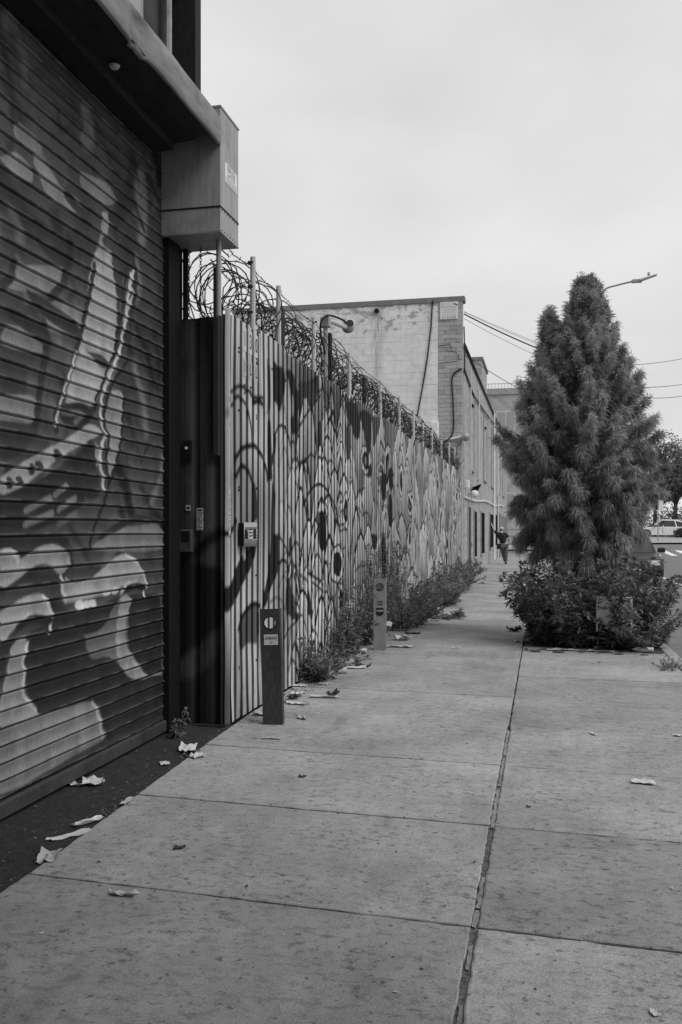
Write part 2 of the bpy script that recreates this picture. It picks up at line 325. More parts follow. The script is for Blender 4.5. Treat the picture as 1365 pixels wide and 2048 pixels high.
FENCE_PAINT=[
('S',0.03,0.035,[701,273,708,275,718,280,732,282,749,280,758,277,785,280,789,280]),
('S',0.02,0.035,[703,262,707,264,714,270,720,272,732,270,742,265,748,257,753,248,755,237]),
('S',0.03,0.012,[700,245,694,251,694,259,699,267]),
('S',0.02,0.05,[758,272,771,275,780,275,787,272,789,265]),
('P',0.12,0,[797,266,799,282,799,317,809,312,809,274]),
('P',0.02,0,[821,283,821,318,834,318,856,318,858,298,848,283,837,272,832,279]),
('P',0.02,0,[867,320,884,322,896,315,908,305,924,311,946,320,967,327,992,336,995,319,981,308,967,299,953,293,946,302,927,299,917,291,908,283,905,261,884,259,880,273,890,277,890,295,878,303]),
('S',0.03,0.035,[902,260,927,276,950,289,974,300,1003,314]),
('S',0.03,0.035,[821,248,834,258,848,262,861,260,873,253,878,246]),
('S',0.03,0.03,[878,246,887,250,899,247,908,232]),
('S',0.03,0.03,[902,223,917,231,933,229,940,223]),
('S',0.03,0.03,[940,232,956,242,970,242,977,238]),
('S',0.03,0.08,[813,224,821,234,824,247]),
('S',0.02,0.05,[715,221,730,229,749,233,762,234,776,230,788,223,797,213,799,206]),
('S',0.02,0.05,[715,205,724,212,732,214,745,211,753,204]),
('S',0.03,0.02,[709,202,712,212,715,220]),
('P',0.03,0,[799,206,799,260,809,261,814,218,814,207]),
('P',0.02,0,[814,207,825,193,821,159,837,153,837,129,825,112,814,107,799,92,788,87,785,92,806,130,810,173]),
('P',0.03,0,[753,203,764,200,771,178,768,169,754,168,759,188]),
('P',0.02,0,[768,146,764,136,748,123,732,114,711,100,691,92,675,88,675,116,697,114,720,133,742,142,748,146]),
('P',0.5,0,[732,147,745,146,742,138,734,134]),
('P',0.1,0,[720,76,732,89,774,91,774,60,745,61,723,58]),
('S',0.02,0.05,[720,76,729,85,748,92,764,94,778,91]),
('S',0.02,0.05,[675,155,686,157,697,157,708,162,714,167]),
('S',0.02,0.04,[928,182,953,200,990,211,1029,209,1072,192,1091,179]),
('P',0.01,0,[998,180,1017,182,1032,173,1032,141,1012,135,998,144]),
('S',0.02,0.03,[1012,192,1029,191,1044,180,1035,174]),
('S',0.02,0.03,[833,155,841,152,865,140,878,133]),
('P',0.02,0,[874,151,883,153,883,136,874,134]),
('S',0.02,0.04,[833,120,841,128,853,130,868,125,874,118]),
('S',0.02,0.03,[883,136,896,147,914,142,933,126]),
('S',0.14,0.04,[883,113,905,114,933,108,948,102]),
('S',0.02,0.035,[943,113,974,107,1012,98,1017,87]),
('S',0.02,0.03,[963,102,995,94,1017,87]),
('S',0.15,0.03,[810,92,829,95,849,89,861,79]),
('P',0.04,0,[865,110,874,111,896,77,910,73,910,65,896,66,861,81]),
('P',0.03,0,[948,97,963,75,968,67,948,68]),
('S',0.04,0.03,[853,52,878,61,905,65]),
('S',0.03,0.04,[1029,40,1059,57,1091,88,1107,98]),
('P',0.05,0,[915,316,980,324,980,306,965,296,944,302,925,297,915,292]),
('P',0.03,0,[1140,328,1208,331,1240,306,1224,285,1192,288,1177,299,1147,308]),
('P',0.03,0,[1232,326,1311,331,1320,290,1302,271,1283,273,1266,295,1249,307]),
('P',0.09,0,[1320,331,1400,333,1369,304,1339,285]),
('P',0.03,0,[1283,238,1311,237,1325,245,1320,259,1302,254]),
('P',0.03,0,[991,281,1008,284,1011,258,991,259]),
('S',0.03,0.03,[980,238,986,251,1002,258,1019,252,1028,235]),
('S',0.03,0.03,[1037,229,1043,239,1058,244,1073,238,1086,229,1099,225]),
('S',0.03,0.03,[1133,239,1147,253,1162,256,1177,249,1192,221]),
('S',0.03,0.03,[980,303,991,314,1013,323,1034,321,1046,313]),
('S',0.03,0.03,[1011,286,1028,299,1049,307,1067,302,1073,287]),
('S',0.03,0.03,[1099,308,1119,321,1147,331,1185,331]),
('P',0.06,0,[1137,294,1169,292,1173,258,1147,254]),
('S',0.02,0.025,[1093,173,1113,183,1140,185]),
('S',0.02,0.025,[1099,165,1140,168]),
('S',0.02,0.025,[1109,158,1140,161]),
('S',0.02,0.025,[1123,135,1140,138]),
('S',0.03,0.03,[1200,199,1232,213,1270,220]),
('S',0.03,0.03,[1200,182,1224,190,1245,184]),
('S',0.03,0.03,[1249,179,1283,185,1311,175,1320,154]),
('S',0.03,0.03,[1192,129,1224,146,1249,161]),
('P',0.03,0,[1320,154,1369,150,1359,130,1329,133]),
('S',0.12,0.04,[1200,102,1232,109,1302,108,1320,116]),
('P',0.02,0,[1410,251,1448,247,1443,211,1415,208,1400,228]),
('P',0.02,0,[1471,260,1513,265,1525,238,1501,224,1477,235]),
('P',0.02,0,[1471,217,1507,217,1513,189,1477,190]),
('P',0.02,0,[1477,188,1513,191,1507,165,1477,167]),
('P',0.02,0,[1400,139,1443,146,1448,83,1410,85]),
('S',0.03,0.04,[1460,130,1465,107,1513,89,1563,102,1576,128]),
]
GATE_PAINT=[
('P',0.24,0,[478,376,480,382,502,377,511,372,527,373,535,368,522,362,495,362]),
('P',0.22,0,[457,389,465,393,485,390,483,383,461,382]),
('P',0.26,0,[444,366,461,375,476,370,474,363,455,362]),
('P',0.2,0,[532,392,569,398,583,392,569,383,537,382]),
('P',0.3,0,[563,376,571,378,571,365,563,357,574,348,580,331,569,309,545,304,547,325,552,341,560,359]),
('S',0.03,0.09,[448,351,472,343,504,338,513,321,511,315]),
('S',0.03,0.08,[483,334,511,325]),
('S',0.03,0.07,[515,371,527,367,537,365,535,358]),
('S',0.03,0.06,[577,378,586,364,607,361,613,353]),
('S',0.04,0.05,[629,444,633,438,643,438]),
('S',0.04,0.05,[610,403,620,393,629,385]),
('S',0.04,0.05,[555,434,558,428,569,425]),
('S',0.04,0.05,[506,418,509,408,527,422]),
('S',0.48,0.03,[607,346,604,337,610,333,604,323,595,310]),
('S',0.03,0.03,[616,349,610,339,616,335,608,321]),
('P',0.38,0,[552,345,573,353,582,336,584,311,580,289,576,275,563,256,550,243,535,243,515,240,520,254,527,268,535,289,541,305,544,326]),
('P',0.3,0,[571,256,593,257,593,224,582,205,571,195,569,221,567,241]),
('P',0.24,0,[496,300,535,304,535,292,509,283,489,282]),
('P',0.22,0,[460,311,511,324,506,308,452,296]),
('P',0.2,0,[450,275,486,278,492,267,447,262]),
('P',0.24,0,[444,234,481,238,478,223,444,220]),
('S',0.03,0.05,[552,337,545,316,540,303,534,288,527,274,520,260,510,243,502,228,504,221]),
('S',0.03,0.06,[513,322,511,314,497,302]),
('S',0.03,0.06,[458,313,455,303,447,296]),
('S',0.03,0.07,[492,278,491,265,487,252,484,238,481,223,475,216]),
('S',0.04,0.05,[489,286,491,279]),
('S',0.55,0.025,[527,274,522,263,515,251,507,235,502,224]),
('P',0.03,0,[470,300,494,299,527,294,533,284,509,285,481,291]),
('P',0.03,0,[444,282,461,285,494,280,494,271,473,274,452,280]),
('P',0.04,0,[541,278,563,279,576,273,559,271]),
('P',0.04,0,[576,348,591,338,598,322,584,326]),
('P',0.04,0,[582,270,603,269,610,263,600,257]),
('P',0.02,0,[506,237,531,242,550,239,543,230,524,223,511,227]),
('S',0.14,0.04,[511,233,535,235,527,229]),
('P',0.04,0,[444,220,473,221,478,214,464,203,444,198]),
('P',0.38,0,[444,188,461,196,489,207,520,219,546,230,561,226,535,215,509,205,483,192,458,182,444,180]),
('E',0.03,0,[453,186,456,183]),
('E',0.03,0,[463,188,466,186]),
('E',0.03,0,[476,195,479,192]),
('E',0.03,0,[484,198,488,196]),
('E',0.03,0,[504,206,508,203]),
('E',0.03,0,[522,205,525,203]),
('P',0.025,0,[444,177,486,190,515,202,535,212,543,209,539,190,535,175,489,161,444,153]),
('S',0.18,0.04,[470,171,483,175,497,179]),
('S',0.18,0.04,[506,172,516,176,527,180]),
('S',0.18,0.04,[469,163,483,166,499,170]),
('S',0.14,0.04,[506,163,527,170]),
('S',0.18,0.04,[502,181,515,187]),
('P',0.3,0,[550,219,563,211,554,202,550,210]),
('P',0.03,0,[535,214,550,220,554,202,559,183,543,180,537,189]),
('S',0.58,0.035,[611,349,604,335,600,322,599,312,593,301,589,288,578,273,570,262,562,250,561,235,567,226,561,216,559,205,563,197,564,187]),
('S',0.02,0.035,[617,347,608,319,604,297,599,281,582,266,573,256,567,243,565,233,572,223,568,207,572,191,564,177,551,161,544,147]),
('S',0.02,0.03,[600,348,595,329,593,316,584,299,582,286,571,272,563,259,554,248,552,240]),
('S',0.02,0.04,[595,257,593,238,591,224,582,205,573,193]),
('S',0.03,0.025,[622,289,635,277,639,256]),
('S',0.03,0.025,[651,291,646,276,642,264]),
('S',0.03,0.025,[618,221,620,215]),
('S',0.03,0.025,[635,222,627,216,623,209]),
('S',0.03,0.025,[603,192,608,187]),
('S',0.03,0.06,[561,154,591,163,617,168,654,165]),
('P',0.2,0,[569,155,598,161,622,163,656,163,659,144,550,146]),
('P',0.03,0,[444,150,455,156,508,156,519,151,524,139,519,130,508,129,444,120]),
('P',0.34,0,[444,146,455,148,462,143,481,149,501,151,517,145,520,140,515,134,506,133,481,139,462,132,444,129]),
('S',0.5,0.035,[444,147,453,148,460,145,462,143]),
('P',0.05,0,[473,136,481,139,493,139,504,133,489,133]),
('P',0.06,0,[444,124,466,129,485,127,493,121,469,122,444,115]),
('P',0.025,0,[489,121,508,113,528,107,563,109,584,112,632,111,659,103,659,48,645,39,558,43,547,46,481,50,471,67,467,89,471,99,493,105]),
('P',0.36,0,[515,131,538,127,563,133,579,139,596,142,614,137,626,128,632,118,614,120,596,120,573,116,535,114,512,115,510,124]),
('P',0.05,0,[515,135,535,135,563,134,547,128,528,126,516,129]),
('S',0.6,0.025,[599,141,615,136,624,129,631,122,632,116]),
('S',0.6,0.025,[509,131,511,122,515,115]),
('S',0.6,0.025,[628,115,628,110]),
('S',0.55,0.03,[591,115,599,120,610,120,617,118]),
('S',0.02,0.05,[599,117,614,118,629,116]),
('E',0.62,0,[532,111,537,108]),
('E',0.62,0,[541,111,545,109]),
('E',0.6,0,[549,111,554,109]),
('E',0.6,0,[569,116,574,115]),
('E',0.6,0,[581,117,586,115]),
('P',0.14,0,[538,91,563,93,584,109,602,110,602,78,614,64,626,54,602,57,573,72,547,75]),
('P',0.3,0,[589,111,599,113,607,107,599,95,599,78,614,64,629,52,639,47,607,52,587,67,583,86]),
('P',0.26,0,[642,50,659,48,656,42,629,46]),
('P',0.34,0,[444,115,467,121,485,122,495,116,499,106,481,108,464,106,455,102,444,98]),
('S',0.62,0.025,[488,120,495,114,498,106,495,98]),
('S',0.55,0.03,[466,107,473,110,479,109]),
('S',0.02,0.05,[462,104,475,108,491,106,497,105]),
('P',0.32,0,[455,94,466,99,471,94,467,84,469,74,466,68,471,61,483,49,462,49,444,51,444,63,451,80]),
('S',0.54,0.025,[472,94,467,84,469,75,466,68,472,60,481,53]),
('P',0.03,0,[444,96,455,101,462,103,453,90,449,81,444,75]),
('P',0.03,0,[552,45,659,46,666,12,602,12,571,15,565,25]),
('P',0.24,0,[444,51,481,50,512,48,547,46,560,36,563,26,565,17,524,15,481,13,444,13]),
('S',0.5,0.025,[549,45,556,37,560,28,563,18]),
('P',0.04,0,[444,13,481,12,528,14,573,15,659,20,666,7,444,-1]),
]
RETURN_PAINT=[
('S',0.01,0.1,[-301,126,-295,129,-285,136,-274,145,-264,153,-255,157,-250,157]),
('P',0.01,0,[-301,124,-286,134,-269,131,-254,125,-252,87,-262,77,-274,66,-301,53]),
('P',0.02,0,[-295,36,-277,40,-260,57,-255,63,-253,1,-295,-1]),
]
# ------------------------------------------------------------------ ground, road, pavement
rng=random.Random(7)
def sstep(a,b,x): t=min(1,max(0,(x-a)/(b-a))); return t*t*(3-2*t)
def rise(x,y): return .85*sstep(1,9,x)*sstep(56,84,y)
def sheet(name,xs,ys,zoff,m,kind='structure'):
    mb=MB()
    for x in xs:
        for y in ys: mb.v.append((x,y,rise(x,y)+zoff))
    n=len(ys)
    for i in range(len(xs)-1):
        for j in range(n-1): mb.f.append((i*n+j,(i+1)*n+j,(i+1)*n+j+1,i*n+j+1))
    return tag(mb.build(name,m,smooth=True),kind=kind)
sheet('road',[-900,-300,-60,-20,-10,-4,0,1,2,3,4,5,6,7,8,9,11,14,20,40,80,300,900],[-300,-60,-20,0,20,40,56]+list(range(58,90,2))+[95,110,140,300,900],-.13,M['asphalt'])
sheet('far_pavement',[-60,-20,-4,0,1,2,3,4,5,6,7,8,9,12,20,40,80],[73.5,76,79,82,85,88,95,110],.0,M['kerb'])
yard=MB().box(-60,-2.6,7.0,28.3,-.12,-.03); tag(yard.build('yard_ground',M['asphalt_dark']),kind='structure')
strip=MB(); ny=60
for i in range(ny+1):
    y=-1+i*(8.1/ny)
    for x in (-3.3,-2.95,-2.8,-2.65,-2.5,-2.36,-2.3): strip.v.append((x,y,-.016+rng.uniform(-.006,.006)+(.004 if x>-2.4 else 0)))
for i in range(ny):
    for j in range(6): strip.f.append((i*7+j,i*7+j+1,(i+1)*7+j+1,(i+1)*7+j))
tag(strip.build('asphalt_strip',M['asphalt_dark']),kind='structure')

walk=tag(MB().box(-2.47,1.55,-3,60.6,-.12,-.032).build('sidewalk',M['soil']),kind='structure')
ROW=1.275; SK=-.055
def left_edge(y): return -2.33-.045*max(0,min(1,(y-3.5)/3.5))*3.6 if y>0 else -2.33
rows=[3.64+ROW*k for k in range(-4,46)]
for k in range(len(rows)-1):
    y0,y1=rows[k],rows[k+1]
    gap={3:.014,4:.02,5:.016,6:.006,7:.005}.get(k,.004)
    for side in (0,1):
        if side==0: xa,xb=None,-.285
        else: xa,xb=-.255,1.53
        if y0>7.2:
            if side==0: xb=-.277
            else: xa=-.263
        if side==1 and y0>11.9 and y0<16.2: continue
        dz=rng.uniform(-.003,.002)
        xl0=left_edge(y0) if side==0 else xa; xl1=left_edge(y1) if side==0 else xa
        q=[(xl0,y0+SK*xl0+gap*.5),(xb,y0+SK*xb+gap*.5),(xb,y1+SK*xb-gap*.5),(xl1,y1+SK*xl1-gap*.5)]
        cx=sum(p[0] for p in q)/4; cy=sum(p[1] for p in q)/4; b=.007
        mb=MB(); top=[]
        # jittered edges so the joints are not ruler straight
        ring=[]
        for i in range(4):
            p,r_=q[i],q[(i+1)%4]; n=26 if y0<12 else 1
            for s in range(n):
                t=s/n; jx=rng.uniform(-.004,.004) if n>1 and s else 0
                ring.append((p[0]+(r_[0]-p[0])*t+jx,p[1]+(r_[1]-p[1])*t+(rng.choice([0,0,0,0,.006,-.006])*rng.random()+rng.uniform(-.0035,.0035) if n>1 and s else 0)))
        n=len(ring)
        for z,ins in ((-.05,0),(-b*.6,0),(0,b)):
            for (x,y) in ring:
                dx,dy=cx-x,cy-y; l=math.hypot(dx,dy); mb.v.append((x+dx/l*ins,y+dy/l*ins,z+dz+(rng.uniform(-.002,0) if z==0 else 0)))
        for a in (0,n):
            for i in range(n): mb.f.append((a+i,a+(i+1)%n,a+n+(i+1)%n,a+n+i))
        mb.f.append(tuple(range(2*n,3*n)))
        mb.build('paving_slab',M['slab'],walk)
MB().box(-.2855,-.2545,2.2,7.28,-.045,-.011).build('joint_filler',M['joint_fill'],walk)
# sealant left in the long joint, and grit in it
def strip_piece(y0,y1,w,x0=-.27):
    mb=MB(); n=max(3,int((y1-y0)/.03)); 
    for i in range(n+1):
        y=y0+(y1-y0)*i/n; a=w/2*rng.uniform(.55,1.1); o=rng.uniform(-.004,.004)
        mb.v+= [(x0-a+o,y,-.012),(x0+a+o,y,-.012),(x0+a*.8+o,y,-.003+rng.uniform(-.003,.002)),(x0-a*.8+o,y,-.003+rng.uniform(-.003,.002))]
    for i in range(n):
        k=4*i
        for a,b in ((1,2),(2,3),(3,0)): mb.f.append((k+a,k+4+a,k+4+b,k+b))
    mb.build('joint_sealant',M['sealant'],walk)
for y0,y1,w in ((3.66,3.83,.026),(3.84,4.2,.028),(4.9,5.62,.028),(5.7,6.4,.022),(6.5,7.3,.026),(2.9,3.05,.018),(3.3,3.5,.018)): strip_piece(y0,y1,w)
mb=MB()
for i in range(420):
    y=rng.uniform(2.5,7.3); x=-.27+rng.uniform(-.013,.013); s=rng.uniform(.002,.006); z=-.012+s*.3
    mb.add([(x-s,y-s*.8,z),(x+s,y-s,z),(x+s*.9,y+s,z),(x-s,y+s*.7,z),(x,y,z+s)],[(0,1,4),(1,2,4),(2,3,4),(3,0,4)])
tag(mb.build('joint_grit',M['pebble'],walk),kind='stuff')
mb=MB()
for i in range(700):
    if rng.random()<.55: y=rng.uniform(2.2,7.0); x=left_edge(y)+rng.gauss(-.03,.04)
    else: y=rng.uniform(3,7); x=rng.uniform(-2.9,-2.4)
    s=abs(rng.gauss(.001,.0035))+.0015; z=-.014
    mb.add([(x-s,y-s*.8,z),(x+s,y-s,z),(x+s*.9,y+s,z),(x-s,y+s*.7,z),(x,y,z+s)],[(0,1,4),(1,2,4),(2,3,4),(3,0,4)])
for i in range(260):
    y=rng.uniform(7,14); x=-2.47+abs(rng.gauss(0,.12)); s=abs(rng.gauss(.004,.006))+.002; z=.0
    mb.add([(x-s,y-s*.8,z),(x+s,y-s,z),(x+s*.9,y+s,z),(x-s,y+s*.7,z),(x,y,z+s)],[(0,1,4),(1,2,4),(2,3,4),(3,0,4)])
tag(mb.build('gravel',M['pebble']),'grit and broken glass scattered along the gate and fence foot','gravel',kind='stuff')
mb=MB(); mp_=MB()
for i in range(520):
    if rng.random()<.6: y=rng.uniform(6.9,16); x=-2.46+abs(rng.gauss(0,.22))
    elif rng.random()<.5: y=rng.uniform(11.2,12.6); x=rng.uniform(-.5,1.5)
    else: y=3+9*rng.random()**1.3; x=rng.uniform(-2.3,1.5)
    s=rng.uniform(.004,.016); a=rng.uniform(0,6.3); c_,s_=math.cos(a)*s,math.sin(a)*s; z=.004
    (mp_ if rng.random()<.4 else mb).add([(x-c_,y-s_,z),(x+s_*.5,y-c_*.5,z+rng.uniform(0,.006)),(x+c_,y+s_,z+rng.uniform(0,.004)),(x-s_*.5,y+c_*.5,z)],[(0,1,2,3)])
tag(mb.build('leaf_debris',M['rubbish_dark']),'tiny dark leaf bits scattered over the pavement and fence foot','debris',kind='stuff'); tag(mp_.build('paper_debris',M['paper_grey']),'tiny pale paper flecks scattered over the pavement and fence foot','debris',kind='stuff')
kerb=tag(MB().box(1.54,1.69,-3,-1,-.2,-.002).build('kerb',M['kerb']),kind='structure')
y=-1
while y<60.5:
    MB().bbox(1.535,1.69,y+.005,y+1.795,-.2,.004+rng.uniform(-.004,.004),.015).build('kerbstone',M['kerb'],kerb); y+=1.8
soilbed=MB(); nx,nyb=12,22
for i in range(nx+1):
    for j in range(nyb+1):
        soilbed.v.append((-.24+1.77*i/nx,12.0+4.3*j/nyb,-.03+rng.uniform(0,.05)))
for i in range(nx):
    for j in range(nyb): a=i*(nyb+1)+j; soilbed.f.append((a,a+nyb+1,a+nyb+2,a+1))
tag(soilbed.build('tree_pit_soil',M['soil']),kind='structure')
def marking(x0,x1,y0,y1,label):
    mb=MB(); n=8
    for i in range(n+1):
        y=y0+(y1-y0)*i/n; mb.v+=[(x0,y,rise(x0,y)-.126),(x1,y,rise(x1,y)-.126)]
    for i in range(n): mb.f.append((2*i,2*i+1,2*i+3,2*i+2))
    return mb
lane=tag(marking(4.12,4.27,10,52,'').build('lane_line',M['road_paint']),kind='structure')
xw=tag(marking(7.0,7.4,60.5,66.5,'').build('crosswalk',M['road_paint']),kind='structure')
for i in range(1,9): marking(7.0+.98*i,7.4+.98*i,60.5,66.5,'').build('crosswalk_bar',M['road_paint'],xw)
marking(6.6,14,70,70.4,'').build('stop_line',M['road_paint'],xw)

# ------------------------------------------------------------------ corrugated fence
fence=tag(empty('corrugated_fence',(0,0,0)),'tall corrugated metal fence covered in flame and face graffiti beside the pavement','fence')
rs=np.random.RandomState(3)
def lobes(tone,u,v,n,u0,u1,seed,lo=.26,hi=.6,wmin=.16,wmax=.5):
    r=np.random.RandomState(seed); L=[]
    for i in range(n): L.append((r.uniform(u0,u1),r.uniform(.2,3.6),r.uniform(wmin,wmax),r.uniform(.4,1.1),r.uniform(.9,1.7),r.uniform(lo,hi),r.uniform(.018,.042)))
    L.sort(key=lambda q:-q[1])
    for (c,top,w,h,ln,t,th) in L:
        sel=np.where((np.abs(u-c)<w*1.1)&(v<top+.1)&(v>top-ln))[0]
        if not len(sel): continue
        s=(u[sel]-c)/w; a_=np.abs(s); tc_=top-h*a_**1.8; slope=1.8*h*a_**.8/w; d=(v[sel]-tc_)/np.sqrt(1+slope**2)
        ins=np.clip(-d/.02+.5,0,1)*(a_<1); fade=np.clip((v[sel]-(top-ln))/(ln*.45),0,1)
        depth=np.clip((tc_-v[sel])/ln,0,1); tt=t*(1.08-.98*depth**.75)*(1-.25*np.clip(s,0,1))
        al=ins*fade; tone[sel]=tone[sel]*(1-al)+tt*al
        ol=np.clip((th-np.abs(d))/.018,0,1)*(a_<1.02)*np.clip(fade*1.6,0,1); tone[sel]=tone[sel]*(1-ol)+.02*ol
    return tone
def blots(tone,u,v,n,u0,u1,seed,t=.015):
    r=np.random.RandomState(seed)
    for i in range(n):
        c,z,w,h=r.uniform(u0,u1),r.uniform(.4,3.2),r.uniform(.06,.22),r.uniform(.12,.5)
        sel=np.where((np.abs(u-c)<w*2)&(np.abs(v-z)<h*2))[0]
        if not len(sel): continue
        d=np.hypot((u[sel]-c)/w,(v[sel]-z)/h)+.5*(vnoise(u[sel]*6,v[sel]*6,i)-.5); a=np.clip((1-d)/.12,0,1); tone[sel]=tone[sel]*(1-a)+t*a
    return tone
def rings(tone,u,v,n,u0,u1,seed):                # painted eyes: pale rim round a black oval
    r=np.random.RandomState(seed)
    for i in range(n):
        c,z,w,h=r.uniform(u0,u1),r.uniform(.6,2.9),r.uniform(.14,.4),r.uniform(.16,.42)
        sel=np.where((np.abs(u-c)<w*2)&(np.abs(v-z)<h*2))[0]
        if not len(sel): continue
        d=np.hypot((u[sel]-c)/w,(v[sel]-z)/h)+.35*(vnoise(u[sel]*5,v[sel]*5,i)-.5)
        for lim,t in ((1.12,.02),(1.0,.66),(.68,.015),(.28,.25 if i%2 else .02)):
            a=np.clip((lim-d)/.07,0,1); tone[sel]=tone[sel]*(1-a)+t*a
    return tone
def fence_tone(u,v):
    base=.52+.12*(vnoise(u*2.1,v*.9,1)-.5)
    base*=1-.5*np.clip((vnoise(u*1.4,v*1.1,2)-.5)*2.5,0,1)
    base*=np.interp(u,[8.3,9.3,13,16],[1,.36,.36,.55]); tone=base.copy()
    m=np.clip((u-8.2)/1.0,0,1)
    lob=lobes(tone.copy(),u,v,105,8.4,14.4,11,.55,.8,.26,.52); tone=tone*(1-m)+lob*m
    w=u+.15*(vnoise(u*3,v*3,5)-.5); z=v+.25*(vnoise(u*2.5,v*2.5,6)-.5)
    far=lobes(tone.copy(),w,z,150,13.6,28.6,12,.5,.85,.3,.85); far=rings(far,w,z,34,13.8,27,13); far=lobes(far,w,z,50,13.8,28.4,14,.6,.85,.15,.35)
    m=np.clip((u-13.4)/.8,0,1); tone=tone*(1-m)+far*m
    tone=rings(tone,u,v,5,10.6,13.6,15)
    # dark upper sky of the mural between the near lobes
    dk=np.clip((v-2.55-.35*(vnoise(u*1.6,v*0,7)-.3))/.5,0,1)*np.clip((u-8)/.6,0,1)*np.clip((13.8-u)/1,0,1)*np.clip((3.45-v)/.3,0,1)
    tone=tone*(1-.45*dk)
    tone=paint(tone,u,v,FENCE_PAINT)
    tone*=.86+.28*vnoise(u*9,v*1.3,8)
    tone*=1-.35*np.clip((.35-v)/.35,0,1)*vnoise(u*7,v*4,9)          # splash grime at the foot
    return tone
def profile(per,npp):
    # one rib: crest, flank, valley, flank
    t=np.array([0,.09,.18,.27,.36,.366,.424,.43,.53,.63,.73,.736,.794,.80,.9]); return t,np.interp(t,[0,.36,.43,.73,.80,1],[0,0,-1,-1,0,0])
def fence_panel(y0,nrib,per,top,dv,depth=.052,xo=0,npp=11):
    t,pr=profile(per,npp); us=np.concatenate([y0+(k+t)*per for k in range(nrib)]+[[y0+nrib*per]]); ds=np.concatenate([np.tile(pr,nrib),[0]])
    vs_=np.arange(0,1+1e-6,dv/top)*top+.015
    U,V=np.meshgrid(us,vs_,indexing='ij'); D=np.repeat(ds[:,None],len(vs_),1)
    X=-2.5+xo+D*depth+.012*(vnoise(U*1.3,V*1.1,21)-.5)+.02*np.clip((.9-V)/.9,0,1)*(vnoise(U*5,V*3,22)-.5)
    V2=V+(U-y0)*0+np.where(V>top-.05,.012*(vnoise(U*9,U*0,23)-.5),0)
    P=np.stack([X.ravel(),U.ravel(),V2.ravel()],1); f=grid_faces(len(us),len(vs_))
    me=np_mesh('panel',P,f); Dr=D.ravel(); tn=fence_tone(U.ravel(),V.ravel())
    # rib sides get the darkest tone, grooves a middle one; contrast eases along fence
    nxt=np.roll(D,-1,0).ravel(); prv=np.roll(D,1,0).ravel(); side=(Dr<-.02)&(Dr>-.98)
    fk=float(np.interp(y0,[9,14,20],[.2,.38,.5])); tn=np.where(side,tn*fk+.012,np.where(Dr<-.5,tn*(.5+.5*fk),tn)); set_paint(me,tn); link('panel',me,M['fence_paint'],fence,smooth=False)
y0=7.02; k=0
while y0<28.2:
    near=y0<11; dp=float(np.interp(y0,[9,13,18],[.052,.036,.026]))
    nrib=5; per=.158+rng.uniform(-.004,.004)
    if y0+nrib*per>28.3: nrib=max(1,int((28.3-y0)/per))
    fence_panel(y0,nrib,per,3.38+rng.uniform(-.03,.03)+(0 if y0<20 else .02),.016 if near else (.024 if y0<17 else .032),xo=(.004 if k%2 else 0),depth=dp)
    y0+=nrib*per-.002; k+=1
    if nrib<5: break
# corner trim and the return beside the gate
us=np.array([6.925,6.93,6.985,7.0,7.012,7.03]); vs_=np.arange(.015,3.40,.02)
U,V=np.meshgrid(us,vs_,indexing='ij'); X=np.repeat(np.array([-2.52,-2.494,-2.494,-2.50,-2.525,-2.525])[:,None],len(vs_),1)
X=X+.03*np.clip((1.0-V)/1.0,0,1)*(vnoise(U*3,V*4,31)-.6)+.006*(vnoise(U*3,V*2,32)-.5)
me=np_mesh('corner_trim',np.stack([X.ravel(),U.ravel(),V.ravel()],1),grid_faces(len(us),len(vs_)))
tone=paint(np.full(U.size,.42)*(.8+.4*vnoise(U.ravel()*5,V.ravel()*2,33)),U.ravel(),V.ravel(),FENCE_PAINT); tone*=1-.75*np.clip((.9-V.ravel())/.6,0,1)*(vnoise(U.ravel()*3,V.ravel()*3,34)>.35)
set_paint(me,tone); link('corner_trim',me,M['fence_paint'],fence)
def return_panel(x0,x1,yo,top):
    us=np.array(sorted(set(np.round(np.concatenate([np.linspace(x0,x1,14),[x0+.012,x0+.03,x1-.03,x1-.012]]),4)))); vs_=np.arange(.015,top,.02)
    U,V=np.meshgrid(us,vs_,indexing='ij')
    d=np.interp(U,[x0,x0+.015,x0+.035,(x0+x1)/2-.02,(x0+x1)/2,x1-.035,x1-.015,x1],[.0,.0,-.022,-.022,-.028,-.022,0,0])
    Yc=6.95+yo+d+.008*(vnoise(U*6,V*2,41)-.5)
    me=np_mesh('return_panel',np.stack([U.ravel(),Yc.ravel(),V.ravel()],1)[:, :],grid_faces(len(us),len(vs_))[:,::-1])
    u,v=U.ravel(),V.ravel(); tone=.055*(.7+.6*vnoise(u*8,v*1.2,42)); tone=paint(tone,u,v,RETURN_PAINT,.03); set_paint(me,tone)
    link('return_panel',me,M['return_paint'],fence)
return_panel(-2.945,-2.775,.0,3.33); return_panel(-2.775,-2.60,.004,3.345); return_panel(-2.60,-2.512,.0,3.36)
MB().box(-2.95,-2.515,6.985,6.992,.0,3.34).build('return_backing',M['black_metal'],fence)
# posts above and behind the sheets
for y in (7.71,8.59,10.03,11.89,14.37,16.23,18.01,19.6,21.07,23.25,25.06,26.8):
    h=4.02+rng.uniform(-.05,.04); mb=MB().tube([(-2.562,y,0),(-2.562+rng.uniform(-.02,.02),y+rng.uniform(-.02,.02),h)],.026,8)
    p=mb.build('post',M['galv_light'],fence); 
    for z in (3.55,3.78,h-.05): 
        MB().tube([(-2.562,y,z-.008),(-2.562,y,z+.008)],.03,8).build('wire_tie',M['wire'],p)
for y,z,w in ((8.75,3.83,.05),(10.86,4.03,.045),(13.05,3.84,.05),(14.75,3.72,.05),(6.9,3.72,.03)):
    MB().box(-2.60,-2.56,y-w,y+w,2.2,z).build('board',M['wood_dark'],fence)
